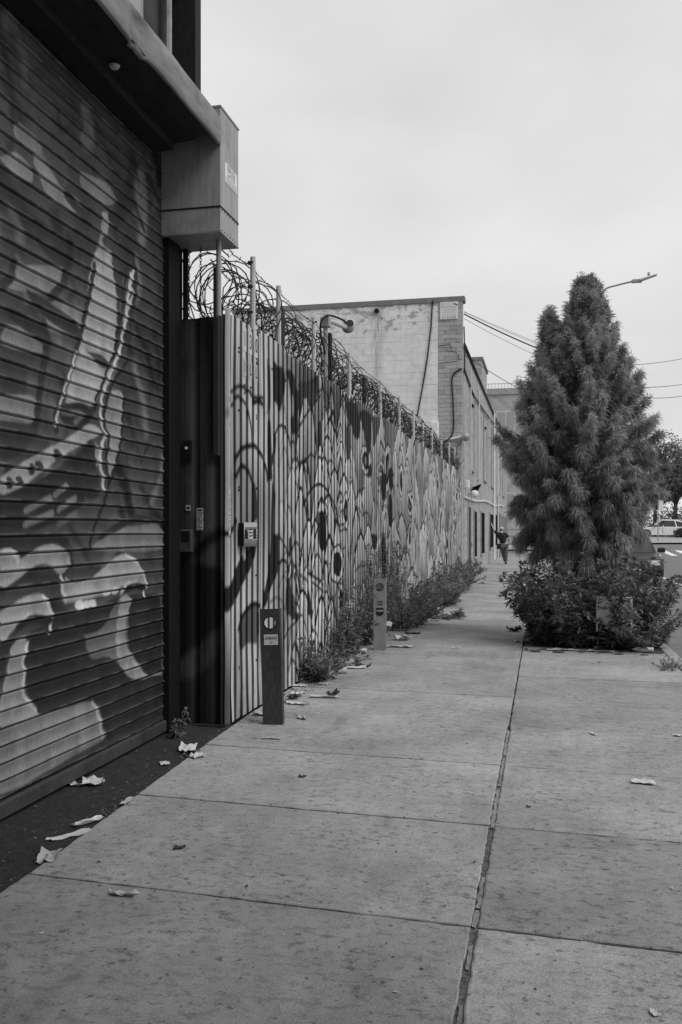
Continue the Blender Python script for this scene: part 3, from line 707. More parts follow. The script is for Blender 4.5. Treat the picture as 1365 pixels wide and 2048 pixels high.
# lettering stickers and the street number
for row,(txts,z,s) in enumerate((('130',3.23,.185),('ILL',2.99,.14),('ST',2.80,.13))):
    for i,ch in enumerate(txts):
        yy=7.35+.158*i; zz=z-.035*i*0
        if row==0: MB().box(-2.499,-2.4945,yy-.036,yy+.04,zz-.10,zz+.10).build('number_plate',M['sticker'],fence)
        elif row==1: MB().box(-2.499,-2.4945,yy-.034,yy+.036,zz-.075,zz+.075).build('letter_plate',M['sign_grey'],fence)
        text('letter',ch,s,(-2.4935,yy,zz),M['ink'],fence,'X',sx=.62)
# vertical strip of stickers on the corner trim, plus the ones on the return
zz=1.94
for h in (.10,.025,.045,.05,.05,.06,.075):
    st=MB().box(-2.493,-2.489,6.937,6.977,zz-h+.006,zz).build('sticker',M['sticker'],fence)
    for q in range(int(h/.018)): MB().box(-2.489,-2.4882,6.942+.004*(q%3),6.972-.006*(q%2),zz-.012-.018*q,zz-.005-.018*q).build('print',M['ink'],st)
    zz-=h
text('letter','15',.035,(-2.489,6.957,1.55),M['ink'],fence,'X')
def sticker_front(x0,x1,z0,z1,y,m,lines):
    st=MB().box(x0,x1,y-.004,y,z0,z1).build('sticker',m,fence); n=lines
    for q in range(n):
        z=z1-(q+.5)*(z1-z0)/n; MB().box(x0+.006,x1-.006-.008*(q%3),y-.0048,y-.004,z-.25*(z1-z0)/n,z+.2*(z1-z0)/n).build('print',M['ink'],st)
sticker_front(-2.76,-2.705,1.74,1.775,6.918,M['sign_grey'],1); sticker_front(-2.76,-2.705,1.68,1.736,6.918,M['sign_grey'],3); sticker_front(-2.76,-2.705,1.595,1.675,6.918,M['sign_grey'],5)
sticker_front(-2.855,-2.815,1.755,1.80,6.918,M['sign_grey'],1)
kp=MB().bbox(-2.895,-2.79,6.875,6.922,1.42,1.60,.008).build('intercom_box',M['rust_steel'],fence)
MB().box(-2.878,-2.807,6.872,6.875,1.50,1.585).build('intercom_screen',M['black_metal'],kp)
lk=MB().bbox(-2.88,-2.80,6.893,6.925,2.17,2.33,.006).build('lock_plate',M['black_metal'],fence)
MB().lathe([(.012,0),(.012,.006),(.008,.009)],(-2.84,6.893,2.265),10,1).build('lock_button',M['white_sign'],lk)
for o in lk.children: o.data.transform(Matrix.Translation((0,-.009,0)))
# bolt heads
mb=MB()
for i in range(90):
    y=rng.choice([7.2,7.67,8.14,8.6,9.1,9.55,10.0,10.5]); z=rng.choice([.45,1.2,1.95,2.6,3.1])+rng.uniform(-.03,.03); mb.box(-2.5,-2.492,y-.008,y+.008,z-.008,z+.008)
tag(mb.build('bolt_heads',M['dark_metal'],fence),kind='stuff')
# the painted metal plate with lettering
pl=tag(empty('metal_plate',(-2.49,7.42,1.56)),'curled metal plate with three lettered lines screwed to the fence behind the near bollard','sign')
mb=MB(); n=14
for i in range(n+1):
    t=i/n; y=-.26+.52*t; x=.055-.05*max(0,(t-.55)/.45)**2-.012*math.sin(t*9)
    for z in (-.105,.10): mb.v.append((x,y,z))
for i in range(n): mb.f.append((2*i,2*i+2,2*i+3,2*i+1))
pv=mb.build('plate',M['window_panel'],pl,smooth=True); so_=pv.modifiers.new('s','SOLIDIFY'); so_.thickness=.004; so_.offset=-1
for z in (.055,.03,.005,-.02,-.045):
    mb=MB()
    for i in range(n+1):
        t=i/n; y=-.25+.5*t; x=.0595-.05*max(0,(t-.55)/.45)**2-.012*math.sin(t*9)
        for q in (-.003,.003): mb.v.append((x,y,z+q))
    for i in range(n): mb.f.append((2*i,2*i+2,2*i+3,2*i+1))
    mb.build('ruled_line',M['sign_grey'] if z!=.055 else M['ink'],pl)
mb=MB(); 
for i in range(7):
    t=i/12; y=-.245+.5*t; x=.0605-.012*math.sin(t*9); mb.v+=[(x,y,-.04),(x,y,.045)]
for i in range(6): mb.f.append((2*i,2*i+2,2*i+3,2*i+1))
mb.build('dark_band',M['dark_metal'],pl)
for z,s_ in ((.028,'Community'),(.0,'Fence Art'),(-.028,'Company')): text('lettering',s_,.036,(.0635,-.12,z),M['white_sign'],pl,'X',sx=.95)
MB().box(0,.05,-.255,-.25,-.10,.095).build('plate_bracket',M['black_metal'],pl)

# ------------------------------------------------------------------ roller gate
gate=tag(empty('roller_gate',(-2.93,4,0)),'dark ribbed steel roller gate painted with open jawed creature heads','gate')
G0=Vector((-2.93,4,0))
def gp(): return gate
rg_=random.Random(9); GATE_UNDER=[]
for i in range(70):                               # faded strokes of an older layer
    y,z=rg_.uniform(3.9,6.7),rg_.uniform(1.6,4.6); l=rg_.uniform(.15,.6); a=rg_.uniform(.5,2.2); cy,cz=math.cos(a)*l,-math.sin(a)*l
    GATE_UNDER.append(('S',rg_.choice([.015,.02,.03,.12,.17]),rg_.uniform(.03,.13),[100*y,100*z,100*(y+cy*.5+.05),100*(z+cz*.5),100*(y+cy),100*(z+cz)]))
uu=np.concatenate([np.arange(.6,3.9,.3),np.arange(3.9,6.745,.0105),[6.745]])
pz=np.array([0,.007,.010,.015,.020,.026,.034,.046,.058,.070,.082,.092,.097,.1]); px_=np.array([-.010,-.010,.005,.011,.010,.004,.000,-.002,-.003,-.002,.000,.002,.001,-.010])
for k in range(46):
    z0=.095+k*.0975
    U,I=np.meshgrid(uu,np.arange(len(pz)),indexing='ij'); V=z0+pz[I]*.975; X=px_[I]+.006*(vnoise(U*1.5,V*6,50)-.5)+.004*(vnoise(U*7,V*9+k,51)-.5)*(V<1)
    Vw=V+.004*np.sin(U*1.7+k*.3)
    me=np_mesh('slat',np.stack([X.ravel(),U.ravel()-4,Vw.ravel()],1),grid_faces(len(uu),len(pz)))
    u,v=U.ravel(),V.ravel()
    t0=.065+.04*(vnoise(u*3,v*2,52)-.5)+.04*(vnoise(u*1.2,v*.8,53)-.5)
    t0=paint(t0,u,v,GATE_UNDER,.03); t0=paint(t0,u,v,GATE_PAINT,.007)
    t0*=.96*(.78+.4*vnoise(u*14,v*5,54))
    edge=((I.ravel()>=2)&(I.ravel()<=4)); worn_glint=vnoise(u*11,v*31,55)
    t0=np.where(edge&(worn_glint>.5),t0*.9+.06,t0); t0=np.where(I.ravel()%(len(pz)-1)==0,.02,t0)  # lip edges lightened in patches: worn paint plus highlights put into the colour
    set_paint(me,t0); link('slat',me,M['gate_paint'],gate,smooth=True)
MB().bbox(-.02,.03,-3.4,2.75,.01,.095,.01).build('bottom_bar',M['rust_steel'],gate)
MB().box(-.06,.05,2.745,2.85,0,4.55).build('guide_rail',M['black_metal'],gate)
MB().box(.0,.05,2.63,2.744,0,4.52).build('guide_lip',M['black_metal'],gate)
# hood over the gate, dented sheet
hy=np.linspace(-3.4,2.60,150); prof=[(-.02,4.95),(.20,4.885),(.488,4.80),(.495,4.79),(.495,4.73),(.495,4.66),(.495,4.59),(.488,4.582),(.47,4.582)]
U,I=np.meshgrid(hy,np.arange(len(prof)),indexing='ij'); pr=np.array(prof)
X=pr[I,0]; Zz=pr[I,1]; dent=np.exp(-((U-1.15)/.16)**2); d2=.014*(vnoise(U*2.5,Zz*3,60)-.5)
lo=(I>=3)&(I<=8)
X=X+np.where(lo,d2-.05*dent*(vnoise(U*18,Zz*12,61)),0); Zz=Zz+np.where(lo,.012*(vnoise(U*2,Zz*0+I*.3,62)-.5)-.03*dent*vnoise(U*15,I*.9,63),0)
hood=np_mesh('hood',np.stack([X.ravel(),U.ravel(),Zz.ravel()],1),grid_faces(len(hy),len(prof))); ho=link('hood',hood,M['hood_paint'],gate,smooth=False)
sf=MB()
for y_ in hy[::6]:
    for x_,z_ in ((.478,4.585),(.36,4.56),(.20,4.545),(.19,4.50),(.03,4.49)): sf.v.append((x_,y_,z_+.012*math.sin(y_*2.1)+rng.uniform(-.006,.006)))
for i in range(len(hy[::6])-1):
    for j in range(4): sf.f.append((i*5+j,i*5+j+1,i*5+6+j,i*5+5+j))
sf.build('soffit',M['dark_metal'],gate)  # near-black colour carries the shade under the hood
MB().lathe([(.0,-.01),(.02,-.01),(.03,-.003),(.035,.01)],(.28,1.25,4.53),14,2).build('soffit_lamp',M['sign_grey'],ho)
bx=MB().box(.0,.49,2.60,3.02,3.91,4.875).build('motor_box',M['box_paint'],gate)
MB().box(-.01,.497,2.593,3.03,4.875,4.888).build('box_lid',M['galv'],bx)
MB().box(.0,.494,2.596,3.024,4.10,4.112).build('box_seam',M['dark_metal'],bx)
MB().box(.0,.4945,2.5955,3.0245,3.905,3.92).build('box_edge',M['galv'],bx)
for zz in (3.965,4.06): 
    for yy in np.arange(2.63,3.0,.06): MB().box(.49,.493,yy,yy+.012,4.085 if zz>4 else 3.925,4.094 if zz>4 else 3.934).build('rivet',M['dark_metal'],bx)
stk=MB().box(.4905,.4935,2.70,2.98,4.33,4.49).build('maker_sticker',M['white_sign'],bx); stk['label']='white sticker with grey service lettering'
text('lettering','SERVICE',.062,(.4945,2.84,4.462),M['sign_grey'],bx,'X',sx=.85); text('lettering','GATES',.062,(.4945,2.84,4.415),M['sign_grey'],bx,'X',sx=.95)
for z in (4.378,4.357,4.340): MB().box(.4936,.4943,2.715,2.965,z-.005,z+.006).build('print',M['sign_grey'],stk)
# poles, chains under the motor box
MB().tube([(-2.52,6.78,3.3),(-2.52,6.78,3.92)],.022,8).build('support_pole',M['galv'],gate).location=-G0
MB().tube([(-2.905,6.93,3.2),(-2.905,6.93,3.93)],.014,8).build('conduit',M['dark_metal'],gate).location=-G0
MB().tube([(-2.872,6.95,3.2),(-2.872,6.95,3.93)],.024,8).build('conduit',M['black_metal'],gate).location=-G0
def chain(x,y,z0,z1):
    mb=MB(); z=z1; k=0
    while z>z0:
        pts=[]
        for i in range(9):
            a=2*PI*i/8; r,h=.008*math.cos(a),.016*math.sin(a); pts.append((x+(r if k%2 else 0),y+(0 if k%2 else r),z+h))
        mb.tube(pts,.0028,4,False); z-=.025; k+=1
    o=mb.build('chain',M['wire'],gate); o.location=-G0
chain(-2.85,6.97,3.33,3.92); chain(-2.72,6.90,3.33,3.92)

# ------------------------------------------------------------------ warehouse that holds the gate
wh=tag(empty('gate_building',(-3.1,3,0)),'dark warehouse front with upstairs windows above the roller gate','building'); W0=Vector((-3.1,3,0))
MB().box(-5.5,.1,-14,3.84,0,4.6).build('wall',M['render_dark'],wh)
MB().box(-5.5,.14,-14,3.85,4.62,9.5).build('upper_wall',M['render_dark'],wh)
MB().bbox(-5.6,.26,-14.1,3.9,9.5,9.7,.02).build('cornice',M['coping'],wh)
for a,b in ((2.32,3.18),(1.1,2.1),(-.2,.9)):
    wn=MB().box(.14,.19,a-.05,b+.05,5.0,7.4).build('window',M['galv'],wh); mid=a+(b-a)*.38
    for c,d in ((a,mid-.015),(mid+.015,b)): MB().box(.185,.195,c,d,5.06,7.33).build('pane',M['window_panel'],wn)
    MB().box(.18,.22,mid-.015,mid+.015,5.05,7.34).build('mullion',M['dark_metal'],wn)
    MB().box(.14,.25,a-.1,b+.1,4.95,5.0).build('sill',M['galv'],wn)
MB().tube([(.22,3.62,4.9),(.22,3.62,9.4)],.03,8).build('downpipe',M['galv'],wh)
c_=MB(); c_.box(.16,.39,3.76,3.78,4.7,9.6); c_.box(.16,.18,3.781,3.88,4.7,9.6); c_.box(.372,.39,3.781,3.88,4.7,9.6); c_.build('steel_column',M['dark_metal'],wh)
for z in (5.2,5.9,6.6): MB().bbox(.17,.27,3.70,3.759,z,z+.05,.008).build('column_clip',M['black_metal'],wh)
# ------------------------------------------------------------------ far brick building closing the fence
FB=28.45
fb=tag(empty('brick_building',(-2.45,FB,0)),'pale two storey block and brick building at the end of the fence','building')
B0=Vector((-2.45,FB,0))
def fp(mb,name,m,parent=None,smooth=False):
    o=mb.build(name,m,parent or fb,smooth=smooth)
    if parent is None or parent==fb: o.location=-B0
    return o
fp(MB().box(-10,-2.47,FB+.05,FB+.30,0,8.78),'front_wall',M['mortar'])
fp(MB().box(-9.99,-3.236,FB+.047,FB+.0495,0,8.77),'block_backing',M['stucco'])
fp(MB().box(-10,-9.7,FB+.31,63.4,0,7.3),'rear_wall',M['side_brick'])
fp(MB().box(-2.75,-2.45,FB+.301,63.5,0,7.45),'side_wall',M['side_brick'])
fp(MB().box(-9.69,-2.76,FB+.31,63.4,7.0,7.2),'roof',M['coping'])
fp(MB().box(-10.06,-2.40,FB-.03,FB+.36,8.78,8.94),'coping',M['coping'])
fp(MB().box(-2.80,-2.41,FB+.361,63.55,7.45,7.53),'parapet_cap',M['coping'])
# painted blocks of the gable (visible part each on its own)
bh,bl=.2,.405
r2=random.Random(5)
blk=MB().bbox(0,bl-.003,0,.055,0,bh-.003,.004).mesh('block')
half=MB().bbox(0,bl/2-.003,0,.055,0,bh-.003,.004).mesh('block')
for me in (blk,half): me.materials.append(M['stucco'])
row=0; z=4.0; rest=MB()
while z<8.76:
    x=-3.235-(bl/2 if row%2 else 0)
    if row%2: o=link('block',half,None,fb); o.location=Vector((-3.235-bl/2+.003,FB+r2.uniform(-.003,.003),z))-B0
    while x>-6.9:
        x-=bl; o=link('block',blk,None,fb); o.location=Vector((x+.003,FB+r2.uniform(-.004,.003),z))-B0
    rest.box(-9.98,x-.002,FB+.003,FB+.05,z,z+bh-.004)
    z+=bh; row+=1
rest.box(-9.98,-3.24,FB+.003,FB+.05,0,3.99)
tag(fp(rest,'block_courses',M['stucco']),kind='stuff')
# brick strip at the corner
bA=MB().bbox(0,.374,0,.055,0,.128,.004).mesh('brick'); bB=MB().bbox(0,.374,0,.055,0,.128,.004).mesh('brick'); hA=MB().bbox(0,.184,0,.055,0,.128,.004).mesh('brick'); hB=hA.copy()
for me,mm in ((bA,'brick_pale'),(bB,'brick_dark'),(hA,'brick_pale'),(hB,'brick_dark')): me.materials.clear(); me.materials.append(M[mm])
z=3.3; row=0
while z<8.70:
    items=[(-3.23,0),(-2.85,0)] if row%2==0 else [(-3.23,1),(-3.04,0),(-2.66,1)]
    for x,h in items:
        d=r2.random()<.28; me=(hB if d else hA) if h else (bB if d else bA)
        o=link('brick',me,None,fb); o.location=Vector((x,FB-.012+r2.uniform(-.004,.004),z))-B0
    z+=.135; row+=1
fp(MB().box(-3.23,-2.47,FB-.008,FB+.05,0,3.29),'corner_pier',M['brick_pale'])
# cracks and stains on the gable
def crack(pts,w=.008):
    mb=MB(); 
    for (a,b),(c,d) in zip(pts[:-1],pts[1:]):
        nx_,nz_=-(d-b),(c-a); l=math.hypot(nx_,nz_); nx_,nz_=nx_/l*w,nz_/l*w
        mb.add([(a-nx_,FB-.019,b-nz_),(c-nx_,FB-.019,d-nz_),(c+nx_,FB-.019,d+nz_),(a+nx_,FB-.019,b+nz_)],[(0,1,2,3)])
    fp(mb,'crack',M['ink'])
crack([(-3.22,7.4),(-2.98,7.42),(-2.95,7.45),(-2.87,7.45),(-2.82,7.3),(-2.82,7.22),(-2.68,7.18),(-2.6,7.1),(-2.6,6.95),(-2.52,6.93)]); crack([(-2.98,7.3),(-2.9,7.2),(-2.84,7.22)]); crack([(-3.22,6.85),(-3.0,6.87),(-2.6,6.9)])
dr=fp(MB().tube([(-5.2,FB+.02,8.62),(-5.2,FB-.1,8.60)],.07,10),'drain_spout',M['black_metal'])
# the advertising board
sg=fp(MB().box(-3.165,-2.61,FB-.045,FB-.02,8.23,8.77),'sign_board',M['white_sign']); sg['label']='white advertising board with phone numbers'
def st_(s,size,z,m,sx=1,x=-2.888): o=text('lettering',s,size,(x,FB-.0465,z),m,fb,'Y',sx=sx); o.location=-B0
st_('BIG ROSE',.13,8.70,M['sign_grey'],.75,-2.93); st_('718-434-4336',.085,8.36,M['sign_grey'],.92); st_('917-416-5253',.085,8.275,M['ink'],.92)
fp(MB().box(-3.14,-2.64,FB-.047,FB-.045,8.60,8.635),'sign_band',M['sign_grey']); 
for z,a,b in ((8.565,-3.1,-2.66),(8.525,-3.14,-2.64),(8.485,-3.08,-2.68),(8.44,-3.14,-2.64)): fp(MB().box(a,b,FB-.047,FB-.045,z-.008,z+.008),'sign_line',M['sign_grey'])
for dx in (0,.04,.075): fp(MB().lathe([(.02,0),(.024,.002),(.012,.003)],(-2.72+dx,FB-.048,8.70-dx*.4),8,1),'sign_flower',M['ink'])
# openings along the street side
def opening(y0,y1,z0,z1,m,frame=True,bars=False,name='window'):
    w=fp(MB().box(-2.455,-2.425,y0,y1,z0,z1),name,m)
    w2=MB(); f=.07
    w2.box(-2.45,-2.40,y0-f,y0,z0-f,z1+f); w2.box(-2.45,-2.40,y1,y1+f,z0-f,z1+f); w2.box(-2.45,-2.40,y0,y1,z1,z1+f); w2.box(-2.45,-2.38,y0,y1,z0-f,z0)
    w2.build('frame',M['brick_dark'] if m!=M['panel_pale'] else M['white_paint'],w)
    if bars:
        b=MB(); n=int((y1-y0)/.16)
        for i in range(1,n): b.tube([(-2.39,y0+(y1-y0)*i/n,z0),(-2.39,y0+(y1-y0)*i/n,z1)],.012,5)
        for z in (z0+.3,(z0+z1)/2,z1-.3): b.box(-2.395,-2.385,y0,y1,z-.015,z+.015)
        b.build('security_bars',M['black_metal'],w)
    return w
d=opening(30.1,31.1,.02,2.35,M['dark_metal'],name='door'); MB().box(-2.42,-2.36,30.95,31.0,1.0,1.15).build('handle',M['galv'],d)
for a,b,c,e in ((32.7,33.7,.62,2.25),(36.4,38.2,.63,2.28),(42.5,45.0,.75,2.32),(46.6,48.9,.77,2.36)): opening(a,b,c,e,M['glass_dark'],bars=True)
d=opening(51.8,53.0,.02,2.5,M['dark_metal'],name='door')
for a in (55,57.6,60,62.2): opening(a,a+1,.9,2.4,M['glass_dark'])
for a,b in ((31.1,32.6),(38.2,40.2),(43.8,47.4),(50,53),(56,59)): 
    opening(a,b,3.7,6.45,M['side_brick']); fp(MB().box(-2.45,-2.36,a+.3,a+.9,5.9,5.95),'lintel_mark',M['dark_metal'])
for y,w,z0,z1 in ((30.75,.14,3.5,7.0),(34.7,.35,3.5,6.95),(41.6,.2,3.5,6.9),(48.6,.3,3.4,6.9)): fp(MB().box(-2.45,-2.37,y,y+w,z0,z1),'pilaster_strip',M['panel_pale'])
fp(MB().tube([(-2.36,45.3,.1),(-2.36,45.3,7.4)],.05,8),'downpipe',M['white_paint'])
fp(MB().tube([(-2.38,49.6,.1),(-2.38,49.6,7.4)],.05,8),'downpipe',M['galv_light'])
pts=[(-2.40,28.7+i*2.07,2.63+.028*i-.05*math.sin(i*.9)) for i in range(15)]
fp(MB().tube(pts,.028,6),'conduit',M['white_paint'])
# fixtures at the corner, each hung on the wall
lm=tag(empty('wall_lamp',(-2.45,30.6,2.75)),'white rounded wall lamp on the brick side wall at the fence end','lamp')
MB().lathe([(.05,-.2),(.11,-.17),(.13,0),(.11,.17),(.05,.2)],(.2,0,.05),12,1).build('shade',M['white_paint'],lm,smooth=True); MB().tube([(0,0,.05),(.2,0,.05)],.03,8).build('bracket',M['galv'],lm)
fl=tag(empty('flood_lamp',(-2.45,31.6,3.05)),'black angled flood lamp above the white wall lamp','lamp')
MB().add([(.05,-.25,.0),(.35,-.25,.12),(.35,.25,.12),(.05,.25,.0),(.12,-.12,-.16),(.22,-.12,-.12),(.22,.12,-.12),(.12,.12,-.16)],[(0,3,2,1),(0,1,5,4),(1,2,6,5),(2,3,7,6),(3,0,4,7),(4,5,6,7)]).build('housing',M['black_metal'],fl); MB().tube([(0,0,-.05),(.17,0,-.1)],.025,6).build('bracket',M['black_metal'],fl)
sb=tag(MB().bbox(-2.46,-2.33,29.2,29.5,2.95,3.2,.02).build('junction_box',M['white_paint']),'small white junction box on the brick corner above the fence end','box')
cm=tag(empty('dome_camera',(-2.7,FB-.1,4.45)),'small dome camera on a white bracket at the brick corner','camera')
MB().tube([(-.25,.1,.0),(.0,.05,.02),(.3,-.05,.08)],.035,8).build('bracket_arm',M['white_paint'],cm); MB().lathe([(.03,.17),(.11,.13),(.13,.06),(.11,-.03),(.05,-.09)],(.34,-.06,.0),12,2).build('dome',M['galv'],cm,smooth=True)
MB().tube([(.3,-.05,.05),(.05,0,-.3),(-.1,.08,-.6)],.012,5).build('camera_cable',M['ink'],cm)
fp(MB().bbox(-3.43,-3.2,FB-.35,FB-.03,0,4.98,.02),'chimney_stub',M['stucco'])
# cables clipped to the gable
fp(MB().tube([(-3.41,FB-.03,8.85),(-3.46,FB-.03,8.0),(-3.58,FB-.03,7.0),(-3.75,FB-.03,6.0),(-3.9,FB-.05,5.2)],.022,6),'hanging_hose',M['dark_metal'])
sm=smooth_line([(-3.38,4.32),(-3.15,4.34),(-2.9,4.45),(-2.76,4.7),(-2.75,5.2),(-2.78,5.9),(-2.8,6.3),(-2.72,6.52),(-2.5,6.66)],5)
fp(MB().tube([(a,FB-.045,b) for a,b in sm],.024,6),'black_cable',M['ink'])
fp(MB().tube([(-2.43,FB+.1,8.0),(-2.41,FB+.1,7.2),(-2.41,FB+.12,6.66)],.022,6),'black_cable',M['ink'])
fp(MB().tube([(-2.40,28.6,7.42),(-2.40,35,7.40),(-2.40,45,7.36),(-2.40,60,7.40)],.04,6),'eaves_cable',M['ink'])
fp(MB().tube([(-2.42,28.5,6.66),(-2.40,32,6.35),(-2.40,38,6.55),(-2.40,46,6.9)],.03,6),'black_cable',M['ink'])
# roof bulkhead and its railing
bk=tag(empty('roof_bulkhead',(-3.4,51.7,7.2)),'grey rooftop block with a railing behind the brick parapet','building')
MB().box(-4.5,0,0,4.8,0,4.05).build('wall',M['side_brick'],bk); MB().box(-4.6,.08,-.06,4.9,4.05,4.22).build('coping',M['coping'],bk); MB().box(-1.2,-.5,-.03,0,1.1,3.1).build('window',M['panel_pale'],bk)
mb=MB()
for i in range(9): mb.tube([(-3.8+.27*i,.1,4.2),(-3.8+.27*i,.1,5.0)],.018,4)
mb.tube([(-3.8,.1,5.0),(-1.6,.1,5.0),(-1.2,2.5,5.0)],.025,5); mb.build('railing',M['galv'],bk)

# ------------------------------------------------------------------ razor wire along the fence top
rw=tag(empty('razor_wire',(0,0,0)),'tangled razor wire coils and barbed strands strung along the fence top','razor wire')
r3=random.Random(11)
def helix(y0,y1,pitch,rad,cx,cz,seed,name):
    rr=random.Random(seed); mb=MB(); pts=[]; turns=(y1-y0)/pitch; n=int(turns*20); barb=[]
    ph=rr.uniform(0,6); 
    for i in range(n+1):
        t=i/n; a=2*PI*turns*t+ph; y=y0+(y1-y0)*t
        r_=rad*(1+.16*math.sin(y*2.3+seed)+.12*math.sin(a*.37+seed)); 
        yy=y+.10*math.sin(a*.5+seed)+pitch*.5*math.sin(a+seed); 
        pts.append((cx+r_*.8*math.cos(a)+.03*math.sin(y*3),yy,cz+r_*math.sin(a)+.05*math.sin(y*1.7+seed)))
    mb.tube(pts,.006,4,False)
    for i in range(0,n,2):
        p=Vector(pts[i])
        for s in (0,1):
            d=Vector((rr.uniform(-1,1),rr.uniform(-1,1),rr.uniform(-1,1))).normalized()*.03; e=d.orthogonal().normalized()*.006
            mb.add([p-d,p+e,p+d,p-e],[(0,1,2,3)])
    mb.build(name,M['wire'],rw)
helix(7.05,28.0,.30,.29,-2.80,3.72,1,'coil'); helix(7.3,28.1,.36,.24,-2.76,3.62,2,'coil'); helix(7.0,12,.55,.31,-2.84,3.66,3,'coil')
def tangle(y0,y1,step,seed):
    rr=random.Random(seed); mb=MB(); y=y0
    while y<y1:
        c=Vector((-2.76+rr.uniform(-.1,.08),y,3.58+rr.uniform(-.06,.2))); r_=rr.uniform(.12,.28); nrm=Vector((rr.uniform(-.7,.7),1,rr.uniform(-.6,.6))).normalized(); a_=nrm.orthogonal().normalized(); b_=nrm.cross(a_); s0=rr.uniform(0,6.28); ext=rr.uniform(3.5,6.3)
        pts=[c+(a_*math.cos(s0+ext*k/16)+b_*math.sin(s0+ext*k/16))*r_*(1+.15*math.sin(k*.9)) for k in range(17)]
        for p in pts:
            if p.z<3.3: p.z=3.3+.2*(p.z-3.3)
        mb.tube(pts,.0055,4,False)
        for p in pts[::2]:
            d=Vector((rr.uniform(-1,1),rr.uniform(-1,1),rr.uniform(-1,1))).normalized()*.03; e=d.orthogonal().normalized()*.006; mb.add([p-d,p+e,p+d,p-e],[(0,1,2,3)])
        y+=step*rr.uniform(.5,1.5)
    mb.build('wire_tangle',M['wire'],rw)
tangle(7.6,10,.12,1); tangle(10,18,.085,2); tangle(18,28.1,.12,3)
def strand(z0,x,seed):
    rr=random.Random(seed); mb=MB(); pts=[]
    ys=[6.8,7.71,8.59,10.03,11.89,14.37,16.23,18.01,19.6,21.07,23.25,25.06,26.8,28.3]
    for a,b in zip(ys[:-1],ys[1:]):
        for i in range(8):
            t=i/8; pts.append((x+rr.uniform(-.006,.006),a+(b-a)*t,z0-.14*t*(1-t)+rr.uniform(-.006,.006)))
    mb.tube(pts,.0042,4,False)
    for a,b in zip(pts[:-1],pts[1:]):
        for q in (.25,.75):
            p=Vector(a).lerp(Vector(b),q)
            for s in (0,1):
                d=Vector((rr.uniform(-1,1),rr.uniform(-1,1),rr.uniform(-1,1))).normalized()*.03; e=d.orthogonal().normalized()*.004; mb.add([p-d,p+e,p+d,p-e],[(0,1,2,3)])
    mb.build('barbed_strand',M['wire'],rw)
strand(3.97,-2.56,1); strand(3.76,-2.6,2); strand(3.56,-2.62,3)
# fence camera on its pole
fc=tag(empty('security_camera',(-2.6,10.72,3.0)),'round security camera on a bracket and pole rising above the wire','camera')
MB().tube([(0,0,0),(0,0,1.19)],.03,8).build('pole',M['galv'],fc); MB().bbox(-.06,.06,-.05,.05,1.08,1.2,.01).build('mount',M['galv'],fc)
MB().tube([(0,0,1.15),(.05,.1,1.17),(.13,.55,1.19)],.03,8).build('arm',M['galv_light'],fc)
hd=MB().lathe([(.03,-.12),(.085,-.10),(.10,-.03),(.10,.05),(.075,.1),(.03,.12)],(0,0,0),16,1).build('camera_head',M['galv_light'],fc,smooth=True); hd.location=(.15,.62,1.22); hd.rotation_euler=(R(-12),0,R(28)); hd.scale=(.8,.8,.8)
MB().lathe([(.055,-.125),(.06,-.122),(.0,-.121)],(0,0,0),14,1).build('lens',M['ink'],hd); MB().lathe([(.102,-.01),(.104,0),(.102,.01)],(0,0,0),16,1).build('ring',M['dark_metal'],hd)
MB().tube(smooth_line([(0.0,-.02,.75),(-.03,-.1,.95),(-.02,-.16,1.1),(.04,-.05,1.21),(.12,.35,1.25),(.15,.58,1.24)],4),.013,6).build('cable',M['dark_metal'],fc)
# pale mound in the yard
mb=MB(); n=16
for i in range(n+1):
    for j in range(n+1):
        a,b=i/n*2-1,j/n*2-1; r_=min(1,math.hypot(a,b)); mb.v.append((-9.5+4.2*a,22+4*b,5.2*(1-r_**1.6)+r3.uniform(-.06,.06)))
for i in range(n):
    for j in range(n): k=i*(n+1)+j; mb.f.append((k,k+n+1,k+n+2,k+1))
tag(mb.build('stockpile',M['mound'],smooth=True),'pale rounded stockpile showing over the fence beneath the motor box','mound')

# ------------------------------------------------------------------ bollards
def bollard(name,loc,rz,tilt,m,label,h=.95):
    o=tag(empty(name,loc,rz),label,'bollard',group='steel channel bollards along the fence'); o.rotation_euler=(R(tilt[0]),R(tilt[1]),rz)
    w,t=.082,.007; hz,hr=h-.115,.047; n=24
    # face plate with a round hole
    outer=[]; inner=[]
    for i in range(n):
        a=2*PI*i/n+PI/4; c,s=math.cos(a),math.sin(a); k=1/max(abs(c),abs(s)); outer.append((c*k*w,hz+s*k*w)); inner.append((c*hr,hz+s*hr))
    mb=MB()
    for y in (0,t):
        for p in outer: mb.v.append((p[0],y,p[1]))
        for p in inner: mb.v.append((p[0],y,p[1]))
    for i in range(n):
        j=(i+1)%n; mb.f+=[(i,j,n+j,n+i),(2*n+j,2*n+i,3*n+i,3*n+j),(n+i,n+j,3*n+j,3*n+i),(j,i,2*n+i,2*n+j)]
    mb.box(-w,w,0.0002,t-.0002,-.05,hz-w); mb.box(-w,w,.0002,t-.0002,hz+w,h)
    fpz=mb.build('face_plate',m,o)
    MB().box(-w-.001,-w+t,t,.10,-.05,h-.003).build('flange',m,o); MB().box(w-t,w+.001,t,.10,-.05,h-.003).build('flange',m,o)
    rg=MB(); pts=[(math.cos(2*PI*i/24)*(hr+.003),-.001,hz+math.sin(2*PI*i/24)*(hr+.003)) for i in range(25)]; rg.tube(pts,.004,5,False); rg.build('hole_rim',M['black_metal'],o)
    return o
b1=bollard('bollard',(-2.16,7.07,0),R(8),(0,-1.6),M['rust_steel'],'near rusty dark steel bollard with a round hole and a tag sticker')
